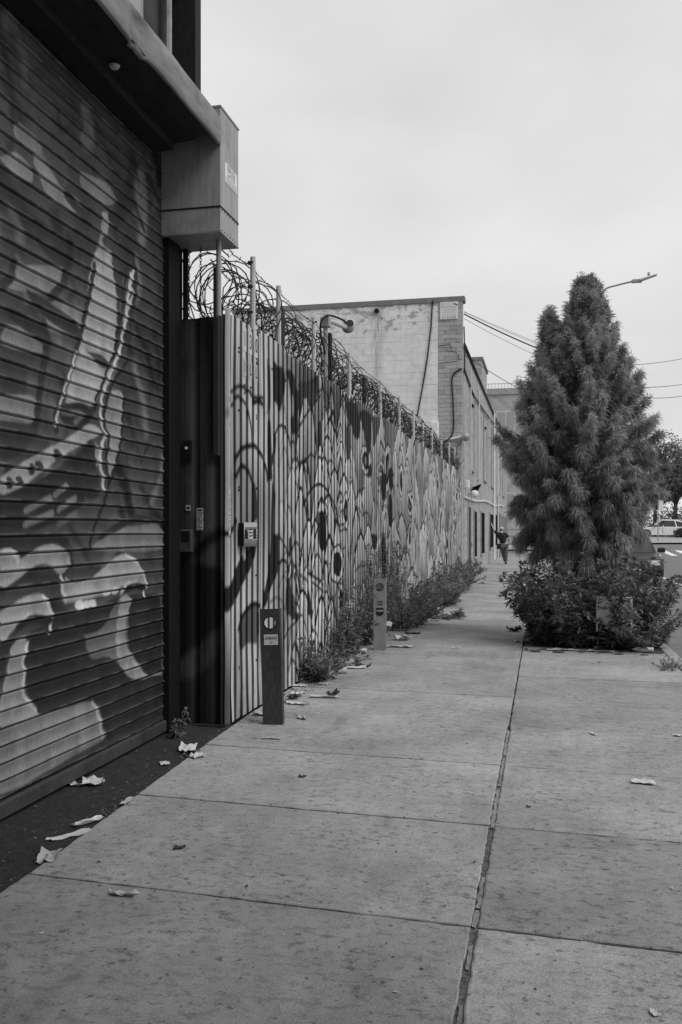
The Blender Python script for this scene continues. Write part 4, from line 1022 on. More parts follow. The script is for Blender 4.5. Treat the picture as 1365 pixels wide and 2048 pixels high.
MB().box(-.052,.062,-.003,-.0003,.655,.74).build('sticker',M['sticker'],b1); text('lettering','DARKING',.036,(.005,-.0035,.71),M['ink'],b1,'Y',sx=.62,shear=.3); text('lettering','21',.026,(.005,-.0035,.675),M['ink'],b1,'Y',shear=.3)
b2=bollard('bollard',(-2.115,11.77,0),R(6),(0,0),M['bollard_grey'],'farther grey steel bollard with a dark shield sticker among the weeds')
mb=MB().prism([(-.05,.56),(.05,.56),(.05,.475),(.02,.455),(0,.448),(-.02,.455),(-.05,.475)],1,-.004,-.0004); mb.build('shield_sticker',M['ink'],b2)
text('lettering','KNBB',.034,(0,-.0048,.52),M['white_sign'],b2,'Y',sx=.95)
s_=MB().box(-.055,.015,-.003,-.0004,.315,.375).build('sticker',M['white_sign'],b2); s_.rotation_euler=(0,R(12),0); s_.location=(.075,0,.01)
text('lettering','OK',.03,(-.02,-.0036,.345),M['ink'],b2,'Y'); text('lettering','CREST',.034,(0,-.002,.64),M['dark_metal'],b2,'Y',sx=.9,shear=.2); text('lettering','NINE',.034,(0,-.002,.605),M['dark_metal'],b2,'Y',sx=.9,shear=.2)
# ------------------------------------------------------------------ foliage tools (numpy)
class Leaves:
    def __init__(s): s.v=[]; s.f=[]; s.n=0
    def diamonds(s,base,dirs,wid,length,droop=.25,rs=None):
        # lanceolate leaf: base, two mids, tip (folded a little along the midrib)
        base=np.asarray(base,float); d=np.asarray(dirs,float); d/=np.linalg.norm(d,axis=1,keepdims=True)+1e-9
        up=np.tile([0,0,1.],(len(d),1))+rs.normal(0,.35,(len(d),3)); sd_=np.cross(d,up); sd_/=np.linalg.norm(sd_,axis=1,keepdims=True)+1e-9
        L=np.asarray(length).reshape(-1,1)*np.ones((len(d),1)); Wd=np.asarray(wid).reshape(-1,1)*np.ones((len(d),1)); down=np.array([0,0,-1.])
        mid=base+d*L*.45+down*L*droop*.15; tip=base+d*L+down*L*droop; nrm=np.cross(sd_,d)
        V=np.stack([base,mid+sd_*Wd+nrm*Wd*.3,tip,mid-sd_*Wd+nrm*Wd*.3],1); k=len(d)
        s.v.append(V.reshape(-1,3)); b=s.n+4*np.arange(k)[:,None]; s.f.append(np.concatenate([b+[[0,1,2]],b+[[0,2,3]]])); s.n+=4*k
    def needles(s,base,dirs,length,wid,droop,rs):
        base=np.asarray(base,float); d=np.asarray(dirs,float); d/=np.linalg.norm(d,axis=1,keepdims=True)+1e-9; k=len(d)
        sd_=np.cross(d,rs.normal(0,1,(k,3))); sd_/=np.linalg.norm(sd_,axis=1,keepdims=True)+1e-9
        L=np.asarray(length).reshape(-1,1); dn=np.array([0,0,-1.]); mid=base+d*L*.55+dn*L*droop*.22; tip=base+d*L*.95+dn*L*droop*.75
        V=np.stack([base-sd_*wid*.6,base+sd_*wid*.6,mid+sd_*wid,mid-sd_*wid,tip],1); s.v.append(V.reshape(-1,3)); b=s.n+5*np.arange(k)[:,None]
        s.f.append(np.concatenate([b+[[0,1,2]],b+[[0,2,3]],b+[[3,2,4]]])); s.n+=5*k
    def build(s,name,m,parent): 
        return link(name,np_mesh(name,np.concatenate(s.v),np.concatenate(s.f)),m,parent)
# ------------------------------------------------------------------ the street conifer
def conifer():
    rs=np.random.RandomState(21); T=tag(empty('conifer_tree',(.62,13.75,-.02)),'feathery twin topped conifer growing from the pavement tree pit','tree')
    tr=MB(); tr.tube([(0,0,0),(.02,.01,.8),(-.02,.03,1.8),(.05,.0,3.0),(.02,.02,4.3),(.02,0,5.3)],[.10,.085,.07,.05,.03,.008],9)
    tr.tube([(-.02,.03,1.7),(-.27,-.05,2.5),(-.47,-.08,3.4),(-.54,-.1,4.75)],[.05,.04,.03,.006],7)
    LV=Leaves(); tw=MB()
    def plume(p0,az,el,L,rad,bend,nlen=.12,droop=.7):
        n=8; d=np.array([math.cos(az)*math.cos(el),math.sin(az)*math.cos(el),math.sin(el)]); p=np.array(p0,float); pts=[p.copy()]
        for i in range(n):
            d=d+np.array([0,0,bend/n]); d/=np.linalg.norm(d); p=p+d*L/n; pts.append(p.copy())
        pts=np.array(pts); tw.tube(pts[[0,3,6,8]],[.013,.009,.005,.002],4,False)
        k=int(14+L*66*rad/.14)
        t=np.clip(rs.beta(1.5,1.1,k),.08,1); f=t*n; ii=np.minimum(f.astype(int),n-1); c=pts[ii]+(pts[ii+1]-pts[ii])*(f-ii)[:,None]; ax=pts[ii+1]-pts[ii]; ax/=np.linalg.norm(ax,axis=1,keepdims=True)
        rd=rs.normal(0,1,(k,3)); rd-=ax*(rd*ax).sum(1,keepdims=True); rd/=np.linalg.norm(rd,axis=1,keepdims=True)
        rr=rad*(1.1-.85*t**1.5)*rs.uniform(.35,1.0,k); q=c+rd*rr[:,None]+ax*(rr*.7)[:,None]
        for j in range(k):
            m=rs.randint(17,25); dd=ax[j]*.7+rd[j]*.75+np.array([0,0,.12]); r=rs.normal(0,1,(m,3)); r/=np.linalg.norm(r,axis=1,keepdims=True)
            base=q[j]-dd*rs.uniform(0,.14,(m,1))+r*.025; LV.needles(base,dd+r*.7,nlen*rs.uniform(.55,1.3,m),.0045,droop*rs.uniform(.6,1.2),rs)
    zr=np.array([1.0,1.3,1.7,2.2,2.9,3.3,3.7,4.2,4.7,5.1,5.42]); rr=np.array([.35,.48,.78,1.06,1.24,1.14,.92,.62,.38,.25,.05])
    N_=300; az=0.
    for i in range(N_):
        z=1.15+4.2*((i+.5)/N_)**1.12; az+=2.39996; Rz=np.interp(z,zr,rr)*(.74+.36*rs.rand()); 
        if z<4.8 and vnoise(np.array([(az%6.2832)*1.5+3]),np.array([z*2.2]),78)[0]<.09: continue
        el=np.interp(z,[1,1.6,2.5,3.5,4.5,5.4],[-.05,.15,.5,.75,.95,1.35])+rs.normal(0,.12); inner=.30 if rs.rand()<.7 else .05
        L=max(.34,Rz*(1-inner)/max(.35,math.cos(el))*.92); L=min(L,1.05); cx=np.interp(z,[0,1.8,3,5.4],[0,-.05,-.10,.02])
        zb=z-L*math.sin(el)*.85; rb=max(0,Rz-L*math.cos(el))
        plume((cx+rb*math.cos(az),rb*math.sin(az),max(.9,zb)),az+rs.normal(0,.15),el,L,np.interp(z,[1,3,5.4],[.15,.14,.10]),np.interp(z,[1,2,3,5],[-.75,-.35,.15,.3]),np.interp(z,[1,2.5,5.4],[.125,.105,.085]),np.interp(z,[1,3,5.4],[1.0,.75,.45]))
    for i in range(46):                                   # second leader, left
        z=2.6+2.2*(i+.5)/46; az+=2.39996; Rz=np.interp(z,[2.6,3.4,4.2,4.6,4.88],[.66,.70,.50,.28,.06])*rs.uniform(.75,1.15); cx=np.interp(z,[1.7,2.5,3.4,4.9],[-.05,-.28,-.48,-.55]); el=np.interp(z,[2.6,4.8],[.7,1.35]); L=max(.32,Rz*1.1)
        plume((cx,-.08,z-L*.55),az,el,L,.12,.3,.10,.5)
    for a_,zz,L in ((2.7,1.75,.9),(3.5,1.7,1.0),(.2,1.7,.7),(-.3,1.8,.7),(5.4,1.5,.8),(4.7,1.4,.7),(4.2,1.55,.8),(3.3,2.0,1.2),(-.05,2.0,1.0),(2.9,2.0,1.2)): plume((0,0,zz),a_,.12,L,.16,-1.3,.13,1.2)
    tr.build('trunk',M['bark'],T,smooth=True); tw.build('branches',M['bark'],T); LV.build('crown',M['conifer'],T)
conifer()
# ------------------------------------------------------------------ weeds
def weed(name,loc,stems,h,rx,ry,leaf,seed,label,cat='weed',group=None,lean=.5,m='leaf',dens=.045,wl=.22,upright=False):
    rs=np.random.RandomState(seed); o=tag(empty(name,loc),label,cat,group); LV=Leaves(); st=MB()
    for i in range(stems):
        a=rs.uniform(0,6.283); r=math.sqrt(rs.rand()); p=np.array([rx*r*math.cos(a)*.8,ry*r*math.sin(a)*.8,-.02]); hh=h*rs.uniform(.42,1.1)*(1-.22*r*r)
        d=np.array([math.cos(a)*r*lean,math.sin(a)*r*lean,1.])+rs.normal(0,.12,3); d/=np.linalg.norm(d); n=7; pts=[p.copy()]
        for k in range(n):
            d=d+np.array([math.cos(a)*r*lean*.22+rs.normal(0,.05),math.sin(a)*r*lean*.22+rs.normal(0,.05),-.03]); d/=np.linalg.norm(d); p=p+d*hh/n; pts.append(p.copy())
        pts=np.array(pts); st.tube(pts[[0,2,4,7]],[.006,.005,.004,.002],4,False)
        ts=np.arange(.14,1.0,dens/hh); f=ts*n; ii=np.minimum(f.astype(int),n-1); q=pts[ii]+(pts[ii+1]-pts[ii])*(f-ii)[:,None]
        for sg in (0,1,2):
            an=rs.uniform(0,6.283,len(ts)) ; dr=np.stack([np.cos(an),np.sin(an),rs.uniform(-.1,.75,len(ts))],1); L=leaf*rs.uniform(.55,1.2,len(ts))*(1.05-.55*ts)
            LV.diamonds(q,dr,L*wl*rs.uniform(.6,1.2,len(ts)),L,rs.uniform(.1,.6),rs)
        dr=rs.normal(0,.8,(8,3))+[0,0,.6]; LV.diamonds(np.tile(pts[-1],(8,1)),dr,leaf*.12,leaf*.62,.25,rs)
    tag(st.build('stems',M['stem'],o),kind='stuff'); LV.build('leaves',M[m],o); return o
weed('weed_bush',(.66,13.35,0),400,1.30,.98,1.15,.17,31,'dense leafy weed bush filling the tree pit below the conifer','bush',lean=.26,dens=.06,wl=.17)
weed('weed_bush',(1.30,12.8,0),45,1.0,.26,.5,.14,36,'kerbside bunch of narrow leaved weeds right of the white board','bush',lean=.55,m='leaf_pale')
GW='weeds growing along the fence foot'
for i,(x,y,n,h,rx,ry,lf,lab,mm) in enumerate((
    (-2.38,9.35,30,.62,.13,.30,.11,'low dark weed clump at the fence foot beyond the near bollard','leaf'),
    (-2.38,10.75,44,1.0,.13,.55,.10,'spindly weed clump just before the farther bollard','leaf'),
    (-2.36,12.75,80,1.45,.16,.7,.09,'tall fine leaved weeds directly behind the farther bollard','leaf_pale'),
    (-2.22,14.7,60,1.0,.30,.8,.11,'bushy weeds just past the farther bollard','leaf'),
    (-2.25,17.0,56,.8,.22,1.1,.13,'broad weed mass midway along the fence foot','leaf'),
    (-2.14,19.6,64,.85,.32,1.1,.15,'wide spreading weed mass on the pavement side of the fence','leaf_pale'),
    (-2.25,23.0,64,1.05,.24,1.5,.15,'tall weed mass near the far end of the fence','leaf_pale'),
    (-2.3,26.0,60,.95,.2,1.5,.15,'farthest weed mass ending at the brick building door','leaf'))):
    weed('weed_clump',(x,y,0),n,h,rx,ry,lf,50+i,lab,'weed',GW,lean=(.22 if 10<y<14 else .55),m=mm)
weed('weed_sprig',(-1.75,16.3,0),10,.45,.12,.2,.16,70,'low sprawling weed leaning out over the pavement','weed',lean=1.4,m='leaf_pale')
weed('weed_sprig',(-2.80,6.55,-.02),5,.26,.04,.04,.075,71,'small dark weed in the corner between gate and fence','weed',lean=.3,dens=.02)
weed('weed_sprig',(-2.42,10.2,0),12,.24,.10,.12,.13,72,'spiky low weed beside the white litter heap','weed',lean=1.0,m='leaf_pale')
weed('grass_tuft',(1.45,10.9,0),30,.16,.14,.22,.05,73,'dry grass tuft on the kerb at the right edge','weed',lean=.8,m='leaf_pale')
weed('grass_tuft',(.62,11.15,0),10,.05,.14,.04,.03,74,'flat grass sprig growing in a pavement joint before the bush','weed',lean=1.2)
weed('grass_tuft',(-2.40,4.72,-.01),16,.05,.05,.14,.03,75,'moss and grass tuft on the slab edge near a white scrap','weed',lean=1.2)
weed('grass_tuft',(-2.47,6.08,-.01),14,.07,.05,.12,.04,76,'grass tuft among papers near the gate corner','weed',lean=1.2)
weed('grass_tuft',(.45,4.83,-.02),22,.03,.45,.012,.016,77,'thin line of moss in the nearer right slab joint','weed',lean=.5)
weed('wire_vine',(-2.58,26.6,3.35),40,.5,.08,.8,.08,78,'dark vine tangled in the wire at the far fence end','vine',lean=.4)
# ------------------------------------------------------------------ white board in the bush
wb=tag(empty('white_board',(.97,12.46,0),R(-6)),'white painted board on two thin legs half hidden in the bush','board')
MB().bbox(-.27,.16,-.012,.012,.34,.70,.006).build('panel',M['white_paint'],wb)
MB().box(.15,.185,-.03,-.013,.02,.71).build('leg',M['white_paint'],wb); MB().box(-.275,-.255,-.03,-.013,.25,.71).build('leg',M['white_paint'],wb); MB().box(-.25,.14,-.026,-.0125,.67,.71).build('rail',M['white_paint'],wb)
# ------------------------------------------------------------------ litter
def paper(name,x,y,sx,sy,rz,m,label,cat='litter',lift=.01,seed=0,z=.002,crump=1.,shape=None):
    rs=np.random.RandomState(seed+200); n=7; mb=MB(); ang=[rs.uniform(.75,1.1) for _ in range(12)]
    for i in range(n):
        for j in range(n):
            a,b=i/(n-1)*2-1,j/(n-1)*2-1; th=math.atan2(b,a)%(2*PI); e=ang[int(th/(2*PI)*12)%12]
            h=(.55 if m=='rubbish_dark' else .8)*(abs(rs.normal(0,lift*.5))*crump+lift*max(abs(a),abs(b))**3*rs.uniform(0,1.0)); mb.v.append((a*sx*.5*e,b*sy*.5*e,h+.001))
    for i in range(n-1):
        for j in range(n-1): k=i*n+j; mb.f.append((k,k+n,k+n+1,k+1))
    o=mb.build(name,M[m]); o.location=(x,y,z); o.rotation_euler=(0,0,R(rz)); s=o.modifiers.new('s','SOLIDIFY'); s.thickness=.002; tag(o,label,cat,'scattered litter'); return o
L=[(-2.79,5.23,.16,.15,20,'paper','crumpled white paper against the gate foot',.025),
 (-2.90,5.18,.06,.12,40,'paper','small white scrap tucked under the gate bottom bar',.012),
 (-2.53,6.17,.15,.22,10,'paper','torn white paper by the gate corner grass tuft',.03),
 (-2.54,5.78,.07,.09,30,'paper','little white scrap on the dark strip below the torn paper',.008),
 (-2.36,5.95,.12,.08,50,'paper','curled white scrap on the slab edge near the gate corner',.02),
 (-2.43,4.30,.07,.26,-40,'paper','long thin white paper strip on the dark strip edge',.012),
 (-2.44,4.52,.05,.22,-30,'plastic_clear','clear plastic shard lying above the long paper strip',.02),
 (-2.36,3.98,.12,.22,15,'paper_grey','wrinkled grey wrapper over the slab edge at lower left',.03),
 (-1.79,3.63,.15,.045,5,'paper','curved white card across the nearest slab joint',.016),
 (-2.38,4.87,.05,.16,0,'paper_grey','frayed pale string bunch at the second joint',.012),
 (-1.78,4.23,.07,.04,30,'rubbish_dark','dry brown leaf lying on a near left slab',.015),
 (-2.02,6.59,.16,.05,0,'paper_grey','thin pale wrapper on the slab below the near bollard',.012),
 (-1.52,5.62,.06,.035,0,'rubbish_dark','small dark leaf in the middle of a left slab',.012),
 (-2.20,7.95,.26,.09,-8,'paper','flattened white cup lid right of the near bollard',.02),
 (-2.30,8.20,.16,.10,30,'rubbish_dark','dark rag behind the near bollard foot',.05),
 (-2.33,8.42,.14,.16,10,'paper','white napkin between fence and near bollard',.02),
 (-2.03,8.33,.34,.08,4,'paper','long white tray scrap on the pavement near the fence',.018),
 (-1.97,8.42,.14,.09,40,'rubbish_dark','curled dark scrap on top of the long white tray',.06),
 (-1.98,7.34,.12,.07,-20,'paper_grey','crushed grey carton just right of the near bollard',.02),
 (-2.36,7.43,.18,.14,0,'paper_grey','pile of small scraps at the near bollard left side',.03),
 (-2.43,8.89,.2,.12,0,'paper','white paper flat against the fence foot',.01),
 (-2.20,9.02,.14,.12,0,'paper_grey','lacy grey scrap on pavement before the first weeds',.015),
 (-2.30,10.30,.30,.28,0,'paper','large crumpled white paper at the first weeds',.08),
 (-2.14,10.15,.34,.12,10,'paper','flat white box lid in front of the crumpled heap',.02),
 (-2.28,10.75,.3,.2,20,'paper_grey','grey crumpled bag behind the white heap',.07),
 (-2.05,10.30,.2,.16,-10,'rubbish_dark','dark flattened hat-like rag beside the white heap',.05),
 (-2.34,11.40,.3,.22,0,'paper','white rubbish left of the farther bollard foot',.05),
 (-1.88,12.1,.42,.12,4,'paper_grey','pale flattened sack right of the farther bollard',.03),
 (-1.98,12.9,.28,.25,0,'paper','white litter heap past the farther bollard',.07),
 (-1.85,15.7,.22,.12,0,'paper','white scrap beside the sprawling weed',.02),
 (-1.72,16.9,.3,.2,0,'paper','pale litter under the sprawling weed',.03),
 (-1.95,13.7,.26,.14,0,'rubbish_dark','dark leaf litter at the weed edge past the farther bollard',.03),
 (.62,5.97,.17,.11,-8,'paper','single white paper sheet alone on the right slabs',.012),
 (.38,7.30,.035,.11,20,'paper','thin white straw piece on a joint of the right slabs',.006),
 (.36,3.13,.03,.05,20,'paper','tiny white chip near the bottom right corner',.004),
 (1.02,7.38,.08,.06,0,'paper','white scrap at the right picture edge',.01),
 (-.08,5.30,.03,.02,0,'rubbish_dark','tiny dark leaf just right of the long joint',.008),
 (-.30,13.05,.24,.16,0,'paper','folded white paper at the left foot of the bush',.03),
 (-.44,14.4,.26,.2,0,'rubbish_dark','black plastic bag at the left edge of the bush',.09),
 (.25,12.25,.5,.12,4,'paper_grey','long pale wrapper along the front of the bush',.02),
 (.75,12.2,.4,.1,-4,'paper_grey','second pale wrapper at the front right of the bush',.02),
 (1.60,14.2,.14,.08,0,'paper','white scrap in the gutter beside the bush',.015),
 (-2.12,33.6,.16,.1,0,'paper','white scrap by the brick wall foot',.02),
 (-1.45,32.0,.3,.12,0,'paper_grey','grey scrap on the pavement before the walking man',.015),
 (-1.15,12.2,.16,.06,0,'paper','white sliver in the open pavement left of the bush',.01),
 (-1.75,27.0,.3,.3,0,'paper','pale litter at the far end of the weeds',.04)]
for i,(x,y,sx,sy,rz,m_,lab,lf) in enumerate(L): 
    o=paper('litter_scrap',x,y,sx*.88,sy*.88,rz,m_,lab,lift=lf,seed=i,z=-.012 if x<left_edge(y)+.01 and y<7 else .002)
bt=tag(empty('plastic_bottle',(1.28,12.33,.035),R(8)),'clear plastic bottle lying at the front right of the bush','bottle')
q=MB().lathe([(.012,-.145),(.014,-.12),(.032,-.085),(.034,0),(.034,.11),(.026,.125)],(0,0,0),14,0).build('bottle_body',M['plastic_clear'],bt,smooth=True); MB().lathe([(.014,-.165),(.015,-.145)],(0,0,0),10,0).build('cap',M['ink'],bt); MB().lathe([(.0345,-.03),(.0345,.05)],(0,0,0),14,0).build('paper_band',M['paper'],bt)
sk=tag(MB().tube([(0,0,.01),(.12,-.02,.014),(.26,.02,.01)],.008,6).build('stick',M['rubbish_dark'],None,(1.25,12.18,0)),'short dark stick with a knob beside the plastic bottle','stick')
# ------------------------------------------------------------------ people
def skin_mesh(name,joints,edges,m,parent,root=0,sub=2):
    me=bpy.data.meshes.new(name); me.from_pydata([j[0] for j in joints],edges,[]); o=bpy.data.objects.new(name,me); col.objects.link(o)
    o.modifiers.new('Skin','SKIN'); sv=me.skin_vertices[0].data
    for i,j in enumerate(joints):
        r=j[1]; sv[i].radius=(r if isinstance(r,tuple) else (r,r)); sv[i].use_root=(i==root)
    s=o.modifiers.new('Sub','SUBSURF'); s.levels=sub; s.render_levels=sub
    new=bpy.data.meshes.new_from_object(o.evaluated_get(bpy.context.evaluated_depsgraph_get())); new.name=name
    bpy.data.objects.remove(o); bpy.data.meshes.remove(me)
    return link(name,new,m,parent,smooth=True)
def person(loc,rz,J,clothes,label):
    P=tag(empty('person',loc,rz),label,'person')
    order=['pelvis','waist','chest','neck','head','crown','lsh','lel','lha','lfi','rsh','rel','rha','rfi','lhip','lkn','lan','lto','rhip','rkn','ran','rto']
    rad=dict(pelvis=(.165,.12),waist=(.155,.12),chest=(.18,.125),neck=.052,head=.085,crown=.07,lsh=.06,lel=.042,lha=.034,lfi=.022,rsh=.06,rel=.042,rha=.034,rfi=.022,lhip=.085,lkn=.06,lan=.042,lto=.035,rhip=.085,rkn=.06,ran=.042,rto=.035)
    ed=[('pelvis','waist'),('waist','chest'),('chest','neck'),('neck','head'),('head','crown'),('chest','lsh'),('lsh','lel'),('lel','lha'),('lha','lfi'),('chest','rsh'),('rsh','rel'),('rel','rha'),('rha','rfi'),('pelvis','lhip'),('lhip','lkn'),('lkn','lan'),('lan','lto'),('pelvis','rhip'),('rhip','rkn'),('rkn','ran'),('ran','rto')]
    ix={k:i for i,k in enumerate(order)}
    skin_mesh('body',[(J[k],rad[k]) for k in order],[(ix[a],ix[b]) for a,b in ed],M['skin'],P)
    def cover(name,keys,m,grow,extra=()):
        ks=list(keys); jj=[]
        for k in ks:
            if isinstance(k,tuple): a,b,t=k; p=tuple(J[a][i]*(1-t)+J[b][i]*t for i in range(3)); r=np.mean(rad[a])*(1-t)+np.mean(rad[b])*t; jj.append((p,r+grow))
            else: r=rad[k]; jj.append((J[k],tuple(q+grow for q in r) if isinstance(r,tuple) else r+grow))
        skin_mesh(name,jj,extra,m,P)
    for c in clothes: cover(*c)
    return P
# man leaning on the wall, seen from behind
Jm=dict(pelvis=(.02,0,.93),waist=(-.02,0,1.08),chest=(-.09,0,1.30),neck=(-.10,.02,1.50),head=(-.10,.05,1.585),crown=(-.10,.05,1.68),
 lsh=(-.29,0,1.40),lel=(-.44,.05,1.60),lha=(-.55,.08,1.82),lfi=(-.57,.10,1.92),rsh=(.11,0,1.38),rel=(.25,.0,1.18),rha=(.26,.08,.97),rfi=(.25,.1,.88),
 lhip=(-.06,0,.86),lkn=(-.02,.06,.48),lan=(.10,.02,.09),lto=(.15,.16,.04),rhip=(.11,0,.86),rkn=(.10,0,.48),ran=(.10,-.03,.09),rto=(.10,.12,.04))
man=person((-1.78,42.3,0),0,Jm,[
 ('shirt',['pelvis','waist','chest',('chest','neck',.55),'lsh',('lsh','lel',.75),'rsh',('rsh','rel',.75)],M['black_cloth'],.034,[(0,1),(1,2),(2,3),(2,4),(4,5),(2,6),(6,7)]),
 ('trousers',['pelvis','lhip','lkn','lan','rhip','rkn','ran'],M['trouser_cloth'],.042,[(0,1),(1,2),(2,3),(0,4),(4,5),(5,6)])],
 'man in black shirt and grey trousers leaning one arm on the brick wall')
for k in 'lr': 
    a=Jm[k+'an']; MB().bbox(a[0]-.05,a[0]+.05,a[1]-.08,a[1]+.2,0,.085,.02).build('shoe',M['black_cloth'],man)
MB().lathe([(.088,-.03),(.098,.02),(.09,.07),(.05,.105),(.0,.11)],(-.10,.05,1.62),14,2).build('cap',M['cap_cloth'],man,smooth=True)
MB().lathe([(.086,-.06),(.093,-.03)],(-.10,.045,1.62),14,2).build('hair',M['black_cloth'],man)
bag=tag(empty('shoulder_bag',(-1.97,42.15,.82)),'black shoulder bag hanging at the leaning man\'s left hip','bag')
MB().bbox(-.11,.10,-.06,.06,-.12,.12,.03).build('bag_body',M['black_cloth'],bag); MB().tube([(0,-.07,.1),(.08,-.1,.3),(.22,-.125,.52),(.30,-.02,.62)],.016,5).build('strap',M['black_cloth'],bag)
Jw=dict(pelvis=(0,0,.92),waist=(0,0,1.07),chest=(0,0,1.28),neck=(0,0,1.47),head=(0,.02,1.56),crown=(0,.02,1.66),lsh=(-.19,0,1.37),lel=(-.25,.05,1.12),lha=(-.18,.2,1.0),lfi=(-.12,.25,.98),rsh=(.19,0,1.37),rel=(.27,.05,1.14),rha=(.3,.1,.92),rfi=(.3,.12,.83),
 lhip=(-.09,0,.85),lkn=(-.12,.02,.47),lan=(-.14,0,.09),lto=(-.17,-.14,.04),rhip=(.09,0,.85),rkn=(.13,.03,.47),ran=(.17,.02,.09),rto=(.2,-.12,.04))
fp2=person((-1.5,79.2,.0),0,Jw,[('tank_top',['pelvis','waist','chest',('chest','lsh',.7),('chest','rsh',.7)],M['white_cloth'],.02,[(0,1),(1,2),(2,3),(2,4)]),
 ('shorts',['pelvis','lhip',('lhip','lkn',.6),'rhip',('rhip','rkn',.6)],M['black_cloth'],.035,[(0,1),(1,2),(0,3),(3,4)])],'distant person in white top and black shorts across the street')
MB().lathe([(.09,-.08),(.105,0),(.08,.07),(.0,.1)],(0,.01,1.62),12,2).build('hair',M['black_cloth'],fp2,smooth=True)
for k in 'lr': a=Jw[k+'an']; MB().bbox(a[0]-.05,a[0]+.05,a[1]-.2,a[1]+.06,0,.08,.02).build('shoe',M['black_cloth'],fp2)
bl=tag(MB().bbox(-2.75,-2.05,75.6,76.2,0,.27,.05).build('concrete_block',M['panel_pale']),'low pale concrete block on the far pavement beside the leaning man','block')
bgp=MB(); bgp.lathe([(.2,0),(.26,.1),(.27,.35),(.2,.6),(.1,.8),(.14,.88),(.08,.98)],(-2.35,77.2,0),12,2); tag(bgp.build('rubbish_bag',M['trouser_cloth'],smooth=True),'dark lumpy bag standing behind the pale concrete block','bag')
bn=tag(empty('litter_bin',(.2,73.9,0)),'dark street bin standing under the conifer boughs at the far kerb','bin'); MB().lathe([(.24,0),(.27,.1),(.3,.8),(.3,.84)],(0,0,0),14,2).build('bin_body',M['dark_metal'],bn); MB().lathe([(.32,.84),(.32,.88),(.2,.93)],(0,0,0),14,2).build('lid',M['galv'],bn)
